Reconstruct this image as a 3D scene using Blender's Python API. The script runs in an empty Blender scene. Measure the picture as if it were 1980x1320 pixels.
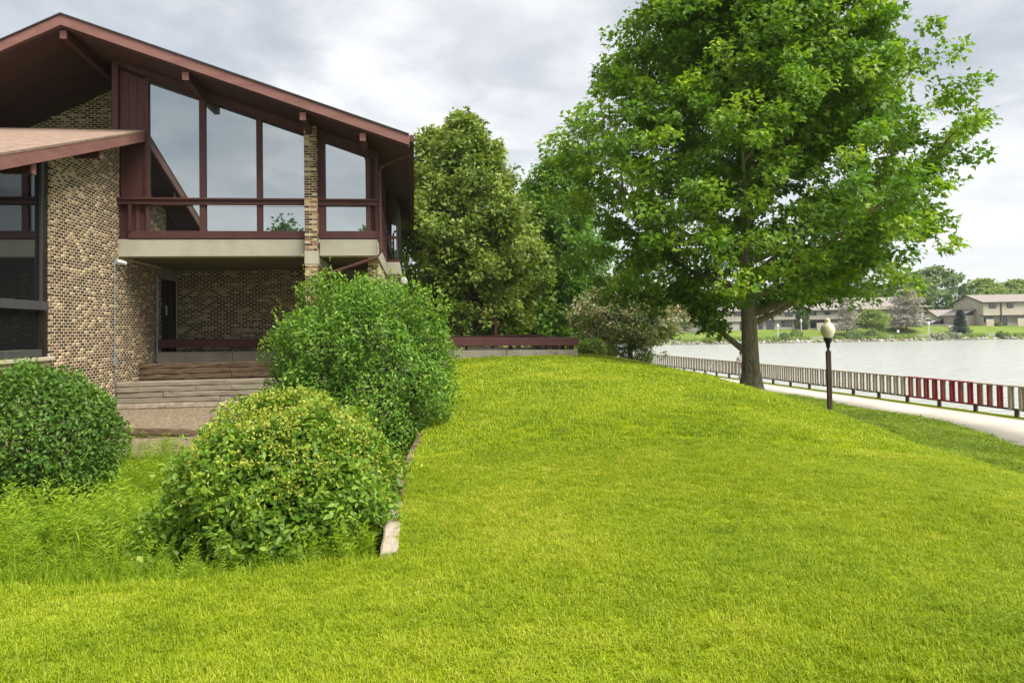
import bpy, math, random
import numpy as np
from mathutils import Matrix, Vector
R_ = math.radians
random.seed(7)
rng = np.random.default_rng(11)
scene = bpy.context.scene
col = scene.collection

# ------------------------------------------------------------------ camera
F, PPX, PPY, EYE_Z = 1400.0, 990.0, 599.0, 4.0        # focal length and principal point in pixels of a 1980 x 1320 frame
PITCH, ROLL = R_(1.5), R_(-1.0)
cam = bpy.data.objects.new('camera', bpy.data.cameras.new('camera'))
col.objects.link(cam)
cam.data.sensor_width = 36.0
cam.data.lens = F / 1980.0 * 36.0
cam.data.shift_y = -(660.0 - PPY) / 1980.0
cam.data.clip_start, cam.data.clip_end = 0.1, 5000
cam.matrix_world = Matrix.Translation((0, 0, EYE_Z)) @ (Matrix.Rotation(math.pi / 2 + PITCH, 4, 'X') @ Matrix.Rotation(ROLL, 4, 'Z'))
scene.camera = cam

# ------------------------------------------------------------------ sky, sun, exposure
SUN_EL, SUN_AZ = R_(56), R_(128)      # azimuth clockwise from +Y: behind the camera, to the right
EXPOSURE = 2.4
world = bpy.data.worlds.new('World'); scene.world = world; world.use_nodes = True
nt = world.node_tree; nt.nodes.clear()
def N(tree, kind, **kw):
    n = tree.nodes.new(kind)
    for k, v in kw.items(): setattr(n, k, v)
    return n
wo = N(nt, 'ShaderNodeOutputWorld'); bg = N(nt, 'ShaderNodeBackground')
sky = N(nt, 'ShaderNodeTexSky', sky_type='NISHITA', sun_disc=False, sun_elevation=SUN_EL, sun_rotation=SUN_AZ, air_density=1.0, dust_density=2.0)
tc = N(nt, 'ShaderNodeTexCoord'); sep = N(nt, 'ShaderNodeSeparateXYZ')
nt.links.new(tc.outputs['Generated'], sep.inputs[0])
za = N(nt, 'ShaderNodeMath', operation='ADD'); za.inputs[1].default_value = 0.16
zm = N(nt, 'ShaderNodeMath', operation='MAXIMUM'); zm.inputs[1].default_value = 0.0
nt.links.new(sep.outputs[2], zm.inputs[0]); nt.links.new(zm.outputs[0], za.inputs[0])
dx = N(nt, 'ShaderNodeMath', operation='DIVIDE'); dy = N(nt, 'ShaderNodeMath', operation='DIVIDE')
nt.links.new(sep.outputs[0], dx.inputs[0]); nt.links.new(za.outputs[0], dx.inputs[1])
nt.links.new(sep.outputs[1], dy.inputs[0]); nt.links.new(za.outputs[0], dy.inputs[1])
cmb = N(nt, 'ShaderNodeCombineXYZ'); nt.links.new(dx.outputs[0], cmb.inputs[0]); nt.links.new(dy.outputs[0], cmb.inputs[1])
def cloud(scale, detail, rough, dist, lo, hi):
    n = N(nt, 'ShaderNodeTexNoise'); n.inputs['Scale'].default_value = scale; n.inputs['Detail'].default_value = detail
    n.inputs['Roughness'].default_value = rough; n.inputs['Distortion'].default_value = dist
    nt.links.new(cmb.outputs[0], n.inputs['Vector'])
    m = N(nt, 'ShaderNodeMapRange'); m.interpolation_type = 'SMOOTHSTEP'; m.inputs[1].default_value = lo; m.inputs[2].default_value = hi
    nt.links.new(n.outputs[0], m.inputs[0]); return m
c1 = cloud(0.95, 8, 0.55, 0.6, 0.36, 0.62)      # bright and grey banks
c2 = cloud(3.1, 7, 0.55, 0.4, 0.33, 0.68)         # finer billows
add = N(nt, 'ShaderNodeMath', operation='MULTIPLY_ADD'); add.inputs[1].default_value = 0.35
nt.links.new(c2.outputs[0], add.inputs[0])
m65 = N(nt, 'ShaderNodeMath', operation='MULTIPLY'); m65.inputs[1].default_value = 0.65
nt.links.new(c1.outputs[0], m65.inputs[0]); nt.links.new(m65.outputs[0], add.inputs[2])
cr = N(nt, 'ShaderNodeValToRGB')
CS = 4.6
cr.color_ramp.elements[0].color = (0.128 * CS, 0.139 * CS, 0.153 * CS, 1); cr.color_ramp.elements[0].position = 0.0
cr.color_ramp.elements[1].color = (0.300 * CS, 0.296 * CS, 0.290 * CS, 1); cr.color_ramp.elements[1].position = 1.0
e = cr.color_ramp.elements.new(0.45); e.color = (0.196 * CS, 0.199 * CS, 0.204 * CS, 1)
nt.links.new(add.outputs[0], cr.inputs[0])
mixc = N(nt, 'ShaderNodeMix', data_type='RGBA'); mixc.inputs[0].default_value = 0.96
hz = N(nt, 'ShaderNodeMapRange'); hz.interpolation_type = 'SMOOTHSTEP'; hz.inputs[1].default_value = 0.0; hz.inputs[2].default_value = 0.30; hz.inputs[3].default_value = 0.85; hz.inputs[4].default_value = 0.0
nt.links.new(sep.outputs[2], hz.inputs[0])          # the overcast thins and whitens towards the horizon all round
hm = N(nt, 'ShaderNodeMix', data_type='RGBA'); nt.links.new(hz.outputs[0], hm.inputs[0]); nt.links.new(cr.outputs[0], hm.inputs[6]); hm.inputs[7].default_value = (0.272 * CS, 0.274 * CS, 0.276 * CS, 1)
nt.links.new(sky.outputs[0], mixc.inputs[6]); nt.links.new(hm.outputs[2], mixc.inputs[7])
nt.links.new(mixc.outputs[2], bg.inputs[0]); bg.inputs[1].default_value = 0.15
nt.links.new(bg.outputs[0], wo.inputs[0])

sl = bpy.data.lights.new('sun', 'SUN'); sun = bpy.data.objects.new('sun', sl); col.objects.link(sun)
sl.energy = 1.5; sl.angle = R_(45); sl.color = (1.0, 0.955, 0.87)
sd = Vector((math.sin(SUN_AZ) * math.cos(SUN_EL), math.cos(SUN_AZ) * math.cos(SUN_EL), math.sin(SUN_EL)))
sun.rotation_euler = sd.to_track_quat('Z', 'Y').to_euler(); sun.location = (20, -20, 40)
scene.view_settings.view_transform = 'Standard'; scene.view_settings.look = 'None'
scene.view_settings.gamma = 1.0; scene.view_settings.exposure = EXPOSURE; scene.view_settings.use_curve_mapping = False
scene.render.engine = 'CYCLES'
scene.cycles.max_bounces = 8; scene.cycles.transparent_max_bounces = 4; scene.cycles.caustics_reflective = False; scene.cycles.caustics_refractive = False
scene.cycles.use_denoising = True

# ------------------------------------------------------------------ frames of reference
_rx = lambda a: np.array([[1, 0, 0], [0, math.cos(a), -math.sin(a)], [0, math.sin(a), math.cos(a)]])
_rz = lambda a: np.array([[math.cos(a), -math.sin(a), 0], [math.sin(a), math.cos(a), 0], [0, 0, 1]])
CR = _rx(math.pi / 2 + PITCH) @ _rz(ROLL)
def at(x, y, Y):                                     # survey: a sighted point at a known distance Y
    d = CR @ np.array([(x - PPX) / F, -(y - PPY) / F, -1.0]); return np.array([0, 0, EYE_Z]) + d * (Y / d[1])
TH = math.atan((PPX - 800) / F)                      # the clubhouse is turned by this angle
HO = np.array([-10.33, 19.03, 0.0])                  # corner where its brick side wall crosses the window front
RV = np.array([math.cos(TH), math.sin(TH), 0]); DV = np.array([-math.sin(TH), math.cos(TH), 0])
def H(u, w, z): p = HO + RV * u + DV * w; return (float(p[0]), float(p[1]), float(z))
def fence_x(Y): return 18.24 - 0.1717 * (Y - 26.35)

# ------------------------------------------------------------------ materials
def newmat(name):
    m = bpy.data.materials.new(name); m.use_nodes = True; t = m.node_tree
    return m, t, t.nodes['Principled BSDF']
def ramp(t, stops, interp='LINEAR'):
    r = N(t, 'ShaderNodeValToRGB'); r.color_ramp.interpolation = interp
    els = r.color_ramp.elements
    while len(els) > 1: els.remove(els[-1])
    els[0].position = stops[0][0]; els[0].color = (*stops[0][1], 1)
    for p, c in stops[1:]:
        e = els.new(p); e.color = (*c, 1)
    return r
def surf(name, c0, c1, scale=3.0, rough=0.7, bump=0.15, bscale=None, stretch=(1, 1, 1), detail=6, spots=None, spec=0.3, dist=0.02, metal=0.0):
    """two-tone noisy surface with fine relief"""
    m, t, b = newmat(name)
    tcn = N(t, 'ShaderNodeTexCoord'); mp = N(t, 'ShaderNodeMapping'); mp.inputs['Scale'].default_value = stretch
    t.links.new(tcn.outputs['Object'], mp.inputs[0])
    n = N(t, 'ShaderNodeTexNoise'); n.inputs['Scale'].default_value = scale; n.inputs['Detail'].default_value = detail; n.inputs['Roughness'].default_value = 0.62
    t.links.new(mp.outputs[0], n.inputs['Vector'])
    r = ramp(t, [(0.32, c0), (0.68, c1)]); t.links.new(n.outputs[0], r.inputs[0]); last = r.outputs[0]
    if spots:
        n2 = N(t, 'ShaderNodeTexNoise'); n2.inputs['Scale'].default_value = spots[0]; n2.inputs['Detail'].default_value = 4
        t.links.new(mp.outputs[0], n2.inputs['Vector'])
        mr = N(t, 'ShaderNodeMapRange'); mr.inputs[1].default_value = spots[1]; mr.inputs[2].default_value = spots[1] + 0.07
        t.links.new(n2.outputs[0], mr.inputs[0])
        mx = N(t, 'ShaderNodeMix', data_type='RGBA'); t.links.new(mr.outputs[0], mx.inputs[0]); t.links.new(last, mx.inputs[6]); mx.inputs[7].default_value = (*spots[2], 1)
        last = mx.outputs[2]
    t.links.new(last, b.inputs['Base Color'])
    b.inputs['Roughness'].default_value = rough; b.inputs['Specular IOR Level'].default_value = spec; b.inputs['Metallic'].default_value = metal
    if bump:
        nb = N(t, 'ShaderNodeTexNoise'); nb.inputs['Scale'].default_value = bscale or scale * 6; nb.inputs['Detail'].default_value = 5
        t.links.new(mp.outputs[0], nb.inputs['Vector'])
        bp = N(t, 'ShaderNodeBump'); bp.inputs['Strength'].default_value = bump; bp.inputs['Distance'].default_value = dist
        t.links.new(nb.outputs[0], bp.inputs['Height']); t.links.new(bp.outputs[0], b.inputs['Normal'])
    return m
def attr_mat(name, stops, attr='tint', rough=0.8, interp='LINEAR', noise=0.0, nscale=40, bump=0.0, spec=0.25):
    """colour picked per piece from the piece's own random tint"""
    m, t, b = newmat(name)
    a = N(t, 'ShaderNodeAttribute'); a.attribute_name = attr
    r = ramp(t, stops, interp); t.links.new(a.outputs['Fac'], r.inputs[0]); last = r.outputs[0]
    tcn = N(t, 'ShaderNodeTexCoord'); n = N(t, 'ShaderNodeTexNoise'); n.inputs['Scale'].default_value = nscale; n.inputs['Detail'].default_value = 5
    t.links.new(tcn.outputs['Object'], n.inputs['Vector'])
    if noise:
        mr = N(t, 'ShaderNodeMapRange'); mr.inputs[1].default_value = 0.3; mr.inputs[2].default_value = 0.7; mr.inputs[3].default_value = 1 - noise; mr.inputs[4].default_value = 1 + noise
        t.links.new(n.outputs[0], mr.inputs[0])
        mu = N(t, 'ShaderNodeVectorMath', operation='SCALE'); t.links.new(last, mu.inputs[0]); t.links.new(mr.outputs[0], mu.inputs['Scale']); last = mu.outputs[0]
    t.links.new(last, b.inputs['Base Color']); b.inputs['Roughness'].default_value = rough; b.inputs['Specular IOR Level'].default_value = spec
    if bump:
        bp = N(t, 'ShaderNodeBump'); bp.inputs['Strength'].default_value = bump; bp.inputs['Distance'].default_value = 0.01
        t.links.new(n.outputs[0], bp.inputs['Height']); t.links.new(bp.outputs[0], b.inputs['Normal'])
    return m
def leaf_mat(name, stops, transl=0.35, rough=0.5, attr='tint', spec=0.35, inst=False):
    m = bpy.data.materials.new(name); m.use_nodes = True; t = m.node_tree; t.nodes.clear()
    out = N(t, 'ShaderNodeOutputMaterial'); b = N(t, 'ShaderNodeBsdfPrincipled'); tr = N(t, 'ShaderNodeBsdfTranslucent'); mx = N(t, 'ShaderNodeMixShader')
    if inst:
        a = N(t, 'ShaderNodeObjectInfo'); fac = a.outputs['Random']
        a2 = N(t, 'ShaderNodeAttribute'); a2.attribute_name = attr
        mm = N(t, 'ShaderNodeMath', operation='MULTIPLY_ADD'); mm.inputs[1].default_value = 0.45
        t.links.new(fac, mm.inputs[0]); 
        m2 = N(t, 'ShaderNodeMath', operation='MULTIPLY'); m2.inputs[1].default_value = 0.55; t.links.new(a2.outputs['Fac'], m2.inputs[0]); t.links.new(m2.outputs[0], mm.inputs[2])
        fac = mm.outputs[0]
    else:
        a = N(t, 'ShaderNodeAttribute'); a.attribute_name = attr; fac = a.outputs['Fac']
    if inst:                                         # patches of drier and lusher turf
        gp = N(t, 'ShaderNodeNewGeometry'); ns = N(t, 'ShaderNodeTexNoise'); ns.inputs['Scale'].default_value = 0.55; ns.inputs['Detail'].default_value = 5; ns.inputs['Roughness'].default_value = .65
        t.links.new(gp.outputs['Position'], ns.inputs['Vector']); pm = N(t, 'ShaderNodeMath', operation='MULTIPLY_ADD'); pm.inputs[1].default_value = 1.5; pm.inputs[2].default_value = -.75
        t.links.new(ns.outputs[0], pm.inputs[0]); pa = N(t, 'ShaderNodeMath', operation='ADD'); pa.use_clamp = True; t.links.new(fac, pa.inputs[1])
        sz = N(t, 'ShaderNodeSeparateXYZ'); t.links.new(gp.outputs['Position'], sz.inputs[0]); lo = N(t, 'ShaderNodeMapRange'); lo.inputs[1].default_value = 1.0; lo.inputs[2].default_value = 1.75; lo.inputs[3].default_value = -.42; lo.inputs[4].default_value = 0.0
        t.links.new(sz.outputs[2], lo.inputs[0]); pl_ = N(t, 'ShaderNodeMath', operation='ADD'); t.links.new(pm.outputs[0], pl_.inputs[0]); t.links.new(lo.outputs[0], pl_.inputs[1]); t.links.new(pl_.outputs[0], pa.inputs[0]); fac = pa.outputs[0]   # low ground by the path: shade on the slope painted into the colour
    r = ramp(t, stops); t.links.new(fac, r.inputs[0])
    t.links.new(r.outputs[0], b.inputs['Base Color']); b.inputs['Roughness'].default_value = rough; b.inputs['Specular IOR Level'].default_value = spec
    g = N(t, 'ShaderNodeVectorMath', operation='MULTIPLY'); g.inputs[1].default_value = (1.25, 1.25, 0.6)
    t.links.new(r.outputs[0], g.inputs[0]); t.links.new(g.outputs[0], tr.inputs[0])
    mx.inputs[0].default_value = transl
    t.links.new(b.outputs[0], mx.inputs[1]); t.links.new(tr.outputs[0], mx.inputs[2]); t.links.new(mx.outputs[0], out.inputs[0])
    return m
def glass_mat(name, tint, fac, dark=(0.012, 0.013, 0.014), wav=0.0):
    m = bpy.data.materials.new(name); m.use_nodes = True; t = m.node_tree; t.nodes.clear()
    out = N(t, 'ShaderNodeOutputMaterial'); gl = N(t, 'ShaderNodeBsdfGlossy'); df = N(t, 'ShaderNodeBsdfDiffuse'); mx = N(t, 'ShaderNodeMixShader')
    gl.inputs[0].default_value = (*tint, 1); gl.inputs['Roughness'].default_value = 0.01; df.inputs[0].default_value = (*dark, 1)
    lw = N(t, 'ShaderNodeFresnel'); lw.inputs[0].default_value = 1.5
    ad = N(t, 'ShaderNodeMath', operation='ADD'); ad.use_clamp = True; ad.inputs[1].default_value = fac
    t.links.new(lw.outputs[0], ad.inputs[0]); t.links.new(ad.outputs[0], mx.inputs[0])
    t.links.new(df.outputs[0], mx.inputs[1]); t.links.new(gl.outputs[0], mx.inputs[2]); t.links.new(mx.outputs[0], out.inputs[0])
    if wav:
        tcn = N(t, 'ShaderNodeTexCoord'); n = N(t, 'ShaderNodeTexNoise'); n.inputs['Scale'].default_value = 0.7
        t.links.new(tcn.outputs['Object'], n.inputs['Vector']); bp = N(t, 'ShaderNodeBump'); bp.inputs['Strength'].default_value = wav; bp.inputs['Distance'].default_value = 0.02
        t.links.new(n.outputs[0], bp.inputs['Height']); t.links.new(bp.outputs[0], gl.inputs['Normal'])
    return m

M = {}
M['paint'] = surf('brown_paint', (0.070, 0.0255, 0.0235), (0.092, 0.035, 0.032), 2.5, 0.6, 0.2, 60, (1, 1, 0.25), spots=(14, 0.70, (0.2, 0.12, 0.10)))
M['fascia'] = surf('weathered_brown_paint', (0.165, 0.072, 0.062), (0.225, 0.108, 0.092), 2.2, 0.65, 0.25, 50, (0.5, 0.5, 3), spots=(9, 0.68, (0.07, 0.03, 0.028)))
M['soffit'] = surf('dark_brown_soffit', (0.050, 0.023, 0.022), (0.072, 0.032, 0.030), 1.2, 0.7, 0.2, 30, (0.4, 3, 1))
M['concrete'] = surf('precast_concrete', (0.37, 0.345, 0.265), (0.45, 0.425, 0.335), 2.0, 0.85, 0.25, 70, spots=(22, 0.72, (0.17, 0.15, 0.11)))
M['paver'] = surf('dark_terrace_paving', (0.055, 0.042, 0.034), (0.085, 0.065, 0.052), 3, 0.9, 0.2)
M['oldconcrete'] = surf('stained_concrete', (0.21, 0.19, 0.145), (0.33, 0.30, 0.235), 1.6, 0.9, 0.3, 50, (1, 1, 0.4), spots=(3, 0.62, (0.15, 0.14, 0.115)))
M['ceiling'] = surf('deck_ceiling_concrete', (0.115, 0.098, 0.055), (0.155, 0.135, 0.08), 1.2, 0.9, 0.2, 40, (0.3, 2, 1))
M['path'] = surf('path_concrete', (0.40, 0.365, 0.31), (0.52, 0.48, 0.42), 0.9, 0.9, 0.2, 60, spots=(1.7, 0.66, (0.29, 0.26, 0.21)))
M['mortar'] = surf('cream_mortar', (0.47, 0.385, 0.24), (0.58, 0.49, 0.325), 4, 0.95, 0.3, 80)
M['brick'] = attr_mat('blended_brick', [(0.0, (0.038, 0.030, 0.027)), (0.18, (0.065, 0.042, 0.034)), (0.36, (0.10, 0.058, 0.042)), (0.54, (0.145, 0.082, 0.054)), (0.68, (0.22, 0.135, 0.085)), (0.80, (0.40, 0.30, 0.18)), (0.93, (0.52, 0.42, 0.27))], rough=0.85, interp='CONSTANT', noise=0.35, nscale=22, bump=0.3)
M['colbrick'] = attr_mat('column_brick', [(0.0, (0.045, 0.032, 0.029)), (0.25, (0.10, 0.055, 0.038)), (0.42, (0.19, 0.105, 0.065)), (0.56, (0.34, 0.225, 0.13)), (0.70, (0.45, 0.34, 0.20)), (0.85, (0.24, 0.12, 0.078)), (0.94, (0.5, 0.41, 0.27))], rough=0.85, interp='CONSTANT', noise=0.3, nscale=25, bump=0.3)
M['glass'] = glass_mat('reflective_window_glass', (0.76, 0.82, 0.82), 0.55, wav=0.05)
M['darkglass'] = glass_mat('dark_window_glass', (0.52, 0.55, 0.57), 0.14)
M['farglass'] = glass_mat('far_window_glass', (0.75, 0.8, 0.85), 0.10)
M['bronze'] = surf('dark_bronze_frame', (0.010, 0.0085, 0.0075), (0.017, 0.014, 0.012), 5, 0.45, 0.05, 40)
M['greyframe'] = surf('grey_metal_frame', (0.055, 0.055, 0.055), (0.08, 0.08, 0.08), 5, 0.45, 0.05, 40)
M['shingle'] = surf('pinkish_asphalt_shingle', (0.20, 0.137, 0.102), (0.34, 0.245, 0.185), 5, 0.95, 0.9, 30, (1, 2.2, 1), spots=(14, 0.62, (0.16, 0.10, 0.085)))
M['darkroof'] = surf('dark_roof_edge', (0.03, 0.03, 0.032), (0.05, 0.05, 0.052), 6, 0.9, 0.3)
M['sill'] = surf('cream_stone_sill', (0.42, 0.37, 0.28), (0.5, 0.45, 0.35), 5, 0.8, 0.1)
M['galv'] = surf('galvanised_conduit', (0.22, 0.25, 0.26), (0.32, 0.36, 0.37), 6, 0.5, 0.05, metal=0.3)
M['white'] = surf('white_enamel', (0.6, 0.6, 0.58), (0.72, 0.72, 0.70), 5, 0.4, 0.03)
M['black'] = surf('black_metal', (0.012, 0.012, 0.012), (0.02, 0.02, 0.02), 5, 0.45, 0.05)
M['timber_dark'] = surf('dark_weathered_timber', (0.055, 0.034, 0.018), (0.20, 0.145, 0.09), 2.0, 0.9, 0.8, 9, (1.2, 1.2, 9), spots=(2.2, 0.60, (0.035, 0.022, 0.012)))
M['timber_grey'] = surf('grey_weathered_timber', (0.16, 0.135, 0.095), (0.31, 0.275, 0.21), 2.2, 0.9, 0.6, 10, (0.8, 0.8, 10), spots=(3.0, 0.64, (0.10, 0.085, 0.06)))
M['timber_pale'] = surf('pale_weathered_timber', (0.25, 0.205, 0.15), (0.43, 0.37, 0.29), 3.0, 0.9, 0.7, 14, (3, 1.2, 3), spots=(5.0, 0.62, (0.12, 0.09, 0.06)))
M['timber_fence'] = surf('weathered_fence_wood', (0.27, 0.225, 0.165), (0.46, 0.40, 0.31), 2.5, 0.9, 0.5, 12, (1.5, 1.5, 7), spots=(2.5, 0.62, (0.10, 0.075, 0.05)))
M['timber_fence_dark'] = surf('dark_fence_wood', (0.055, 0.042, 0.03), (0.11, 0.085, 0.06), 2.5, 0.9, 0.5, 12)
M['red'] = surf('dark_red_fence_paint', (0.19, 0.012, 0.016), (0.27, 0.026, 0.028), 3.0, 0.6, 0.3, 14, (1.5, 1.5, 5), spots=(5, 0.66, (0.22, 0.13, 0.09)))
M['mulch'] = surf('wood_mulch', (0.105, 0.080, 0.050), (0.27, 0.215, 0.145), 14, 0.95, 1.0, 26, spots=(30, 0.62, (0.36, 0.29, 0.20)), dist=0.05)
M['soil'] = surf('lawn_soil', (0.13, 0.17, 0.005), (0.18, 0.22, 0.006), 3, 1.0, 0.4, 40, spec=0.0)
M['bedsoil'] = surf('bed_soil', (0.09, 0.14, 0.012), (0.14, 0.20, 0.018), 3, 0.95, 0.5, 40)
M['farlawn'] = surf('far_lawn', (0.085, 0.155, 0.020), (0.17, 0.215, 0.030), 0.18, 0.95, 0.6, 3, spots=(0.35, 0.62, (0.20, 0.20, 0.05)))
M['bark'] = surf('maple_bark', (0.075, 0.062, 0.038), (0.36, 0.305, 0.21), 16, 0.95, 1.0, 13, (1.8, 1.8, 0.25), spots=(4, 0.60, (0.13, 0.125, 0.04)), dist=0.05)
M['darkbark'] = surf('dark_bark', (0.03, 0.023, 0.017), (0.07, 0.055, 0.04), 5, 0.95, 0.8, 20, (1.6, 1.6, 0.3))
M['greybark'] = surf('grey_bark', (0.15, 0.13, 0.105), (0.24, 0.21, 0.175), 5, 0.95, 0.8, 20, (1.6, 1.6, 0.3))
M['siding'] = surf('beige_siding', (0.42, 0.375, 0.305), (0.48, 0.435, 0.36), 0.6, 0.8, 0.0)
M['siding2'] = surf('taupe_siding', (0.35, 0.325, 0.275), (0.41, 0.38, 0.325), 0.6, 0.8, 0.0)
M['farroof'] = surf('taupe_shingle_roof', (0.215, 0.19, 0.17), (0.27, 0.242, 0.222), 2.0, 0.95, 0.3, 8)
M['trim'] = surf('dark_brown_trim', (0.04, 0.030, 0.025), (0.06, 0.045, 0.038), 2, 0.7, 0.0)
M['curtain'] = surf('pale_curtain', (0.30, 0.34, 0.32), (0.42, 0.46, 0.43), 3, 0.8, 0.0, stretch=(6, 1, 0.3))
M['asphalt'] = surf('grey_asphalt', (0.17, 0.165, 0.16), (0.23, 0.225, 0.22), 1.0, 0.9, 0.2)
M['rock'] = attr_mat('riprap_stone', [(0, (0.20, 0.175, 0.14)), (0.5, (0.33, 0.30, 0.26)), (1, (0.46, 0.44, 0.41))], noise=0.3, nscale=3, bump=0.3)
M['globe'] = surf('frosted_lamp_globe', (0.86, 0.79, 0.54), (0.92, 0.86, 0.66), 2, 0.25, 0.0, spec=0.5)
M['skin'] = surf('skin', (0.36, 0.20, 0.14), (0.42, 0.24, 0.17), 8, 0.6, 0.0)
M['shirt'] = surf('grey_checked_shirt', (0.16, 0.17, 0.20), (0.42, 0.42, 0.44), 14, 0.9, 0.0)
M['shorts'] = surf('grey_shorts', (0.10, 0.11, 0.13), (0.14, 0.15, 0.17), 8, 0.9, 0.0)
M['carpaint'] = surf('dark_car_paint', (0.02, 0.022, 0.03), (0.03, 0.032, 0.04), 2, 0.2, 0.0, spec=0.6)
M['carsilver'] = surf('silver_car_paint', (0.35, 0.36, 0.38), (0.42, 0.43, 0.45), 2, 0.25, 0.0, spec=0.6)

# ------------------------------------------------------------------ mesh helpers
MATW = {}                                            # world matrices of parents (no depsgraph update needed)
def mesh_np(name, V, Fs, mat, parent=None, tint=None, smooth=False):
    """one mesh object from arrays; Fs is a list of (m,k) index arrays; V in world coordinates"""
    V = np.asarray(V, dtype=np.float64)
    if parent is not None:
        inv = np.array(MATW[parent.name].inverted()); V = V @ inv[:3, :3].T + inv[:3, 3]
    me = bpy.data.meshes.new(name)
    me.vertices.add(len(V)); me.vertices.foreach_set('co', V.astype(np.float32).ravel())
    Fs = [np.asarray(f, dtype=np.int32) for f in Fs if len(f)]
    tot = np.concatenate([np.full(len(f), f.shape[1], dtype=np.int32) for f in Fs]); idx = np.concatenate([f.ravel() for f in Fs])
    me.loops.add(len(idx)); me.loops.foreach_set('vertex_index', idx)
    me.polygons.add(len(tot)); st = np.concatenate([[0], np.cumsum(tot)[:-1]]).astype(np.int32)
    me.polygons.foreach_set('loop_start', st)
    if smooth: me.polygons.foreach_set('use_smooth', np.ones(len(tot), dtype=bool))
    me.update(calc_edges=True)
    if tint is not None:
        a = me.attributes.new('tint', 'FLOAT', 'FACE'); a.data.foreach_set('value', np.asarray(tint, dtype=np.float32))
    if mat is not None: me.materials.append(M[mat] if isinstance(mat, str) else mat)
    o = bpy.data.objects.new(name, me); col.objects.link(o)
    if parent is not None: o.parent = parent
    MATW[o.name] = MATW[parent.name] if parent is not None else Matrix()
    return o
class MB:
    """collects simple solids in world coordinates; frame: optional function mapping local (u,w,z) to world"""
    def __init__(s, frame=None): s.v = []; s.f = []; s.fr = frame or (lambda a, b, c: (a, b, c)); s.t = []
    def _add(s, pts, faces, tint=0.5):
        n = len(s.v); s.v += [s.fr(*p) for p in pts]
        for f in faces: s.f.append([n + i for i in f]); s.t.append(tint)
        return s
    BOXF = [(0, 3, 2, 1), (4, 5, 6, 7), (0, 1, 5, 4), (1, 2, 6, 5), (2, 3, 7, 6), (3, 0, 4, 7)]
    def box(s, x0, x1, y0, y1, z0, z1, tint=0.5):
        return s._add([(x0, y0, z0), (x1, y0, z0), (x1, y1, z0), (x0, y1, z0), (x0, y0, z1), (x1, y0, z1), (x1, y1, z1), (x0, y1, z1)], MB.BOXF, tint)
    def hexa(s, p8, tint=0.5): return s._add(p8, MB.BOXF, tint)
    def prism_y(s, poly, y0, y1):
        """polygon in (x,z), counter-clockwise seen from -y, extruded from y0 to y1"""
        n = len(poly); pts = [(x, y0, z) for x, z in poly] + [(x, y1, z) for x, z in poly]
        fs = [tuple(range(n)), tuple(range(2 * n - 1, n - 1, -1))] + [((i + 1) % n, i, n + i, n + (i + 1) % n) for i in range(n)]
        return s._add(pts, fs)
    def prism_x(s, poly, x0, x1):
        n = len(poly); pts = [(x0, y, z) for y, z in poly] + [(x1, y, z) for y, z in poly]
        fs = [tuple(range(n - 1, -1, -1)), tuple(range(n, 2 * n))] + [(i, (i + 1) % n, n + (i + 1) % n, n + i) for i in range(n)]
        return s._add(pts, fs)
    def tube(s, pts, rad, sides=8, cap=True):
        pts = [Vector(s.fr(*p)) for p in pts]; fr = s.fr; s.fr = lambda a, b, c: (a, b, c)
        if not hasattr(rad, '__len__'): rad = [rad] * len(pts)
        rings = []; up = Vector((0, 0, 1))
        for i, p in enumerate(pts):
            d = (pts[min(i + 1, len(pts) - 1)] - pts[max(i - 1, 0)]).normalized()
            a = d.cross(Vector((0.31, 0.95, 0.05)) if abs(d.z) > 0.9 else up).normalized(); b = d.cross(a).normalized()
            rings.append([tuple(p + (a * math.cos(2 * math.pi * k / sides) + b * math.sin(2 * math.pi * k / sides)) * rad[i]) for k in range(sides)])
        pv = [q for r in rings for q in r]; fs = []
        for i in range(len(pts) - 1):
            for k in range(sides):
                k2 = (k + 1) % sides; fs.append((i * sides + k, i * sides + k2, (i + 1) * sides + k2, (i + 1) * sides + k))
        if cap: fs += [tuple(range(sides - 1, -1, -1)), tuple((len(pts) - 1) * sides + k for k in range(sides))]
        s._add(pv, fs); s.fr = fr; return s
    def lathe(s, c, prof, sides=20):
        pv = [(c[0] + r * math.cos(2 * math.pi * k / sides), c[1] + r * math.sin(2 * math.pi * k / sides), c[2] + z) for r, z in prof for k in range(sides)]; fs = []
        for i in range(len(prof) - 1):
            for k in range(sides):
                k2 = (k + 1) % sides; fs.append((i * sides + k, i * sides + k2, (i + 1) * sides + k2, (i + 1) * sides + k))
        fs += [tuple(range(sides - 1, -1, -1)), tuple((len(prof) - 1) * sides + k for k in range(sides))]
        return s._add(pv, fs)
    def build(s, name, mat, parent=None, smooth=False, bevel=0.0, tint=False):
        me = bpy.data.meshes.new(name); V = s.v
        if parent is not None:
            inv = MATW[parent.name].inverted(); V = [tuple(inv @ Vector(p)) for p in V]
        me.from_pydata(V, [], s.f); me.update()
        if tint:
            a = me.attributes.new('tint', 'FLOAT', 'FACE'); a.data.foreach_set('value', np.asarray(s.t, dtype=np.float32))
        if smooth:
            me.polygons.foreach_set('use_smooth', np.ones(len(me.polygons), dtype=bool)); me.set_sharp_from_angle(angle=R_(40))
        me.materials.append(M[mat] if isinstance(mat, str) else mat)
        o = bpy.data.objects.new(name, me); col.objects.link(o)
        if parent is not None: o.parent = parent
        MATW[o.name] = MATW[parent.name] if parent is not None else Matrix()
        if bevel:
            b = o.modifiers.new('bevel', 'BEVEL'); b.width = bevel; b.segments = 1; b.limit_method = 'ANGLE'
        return o
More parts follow.
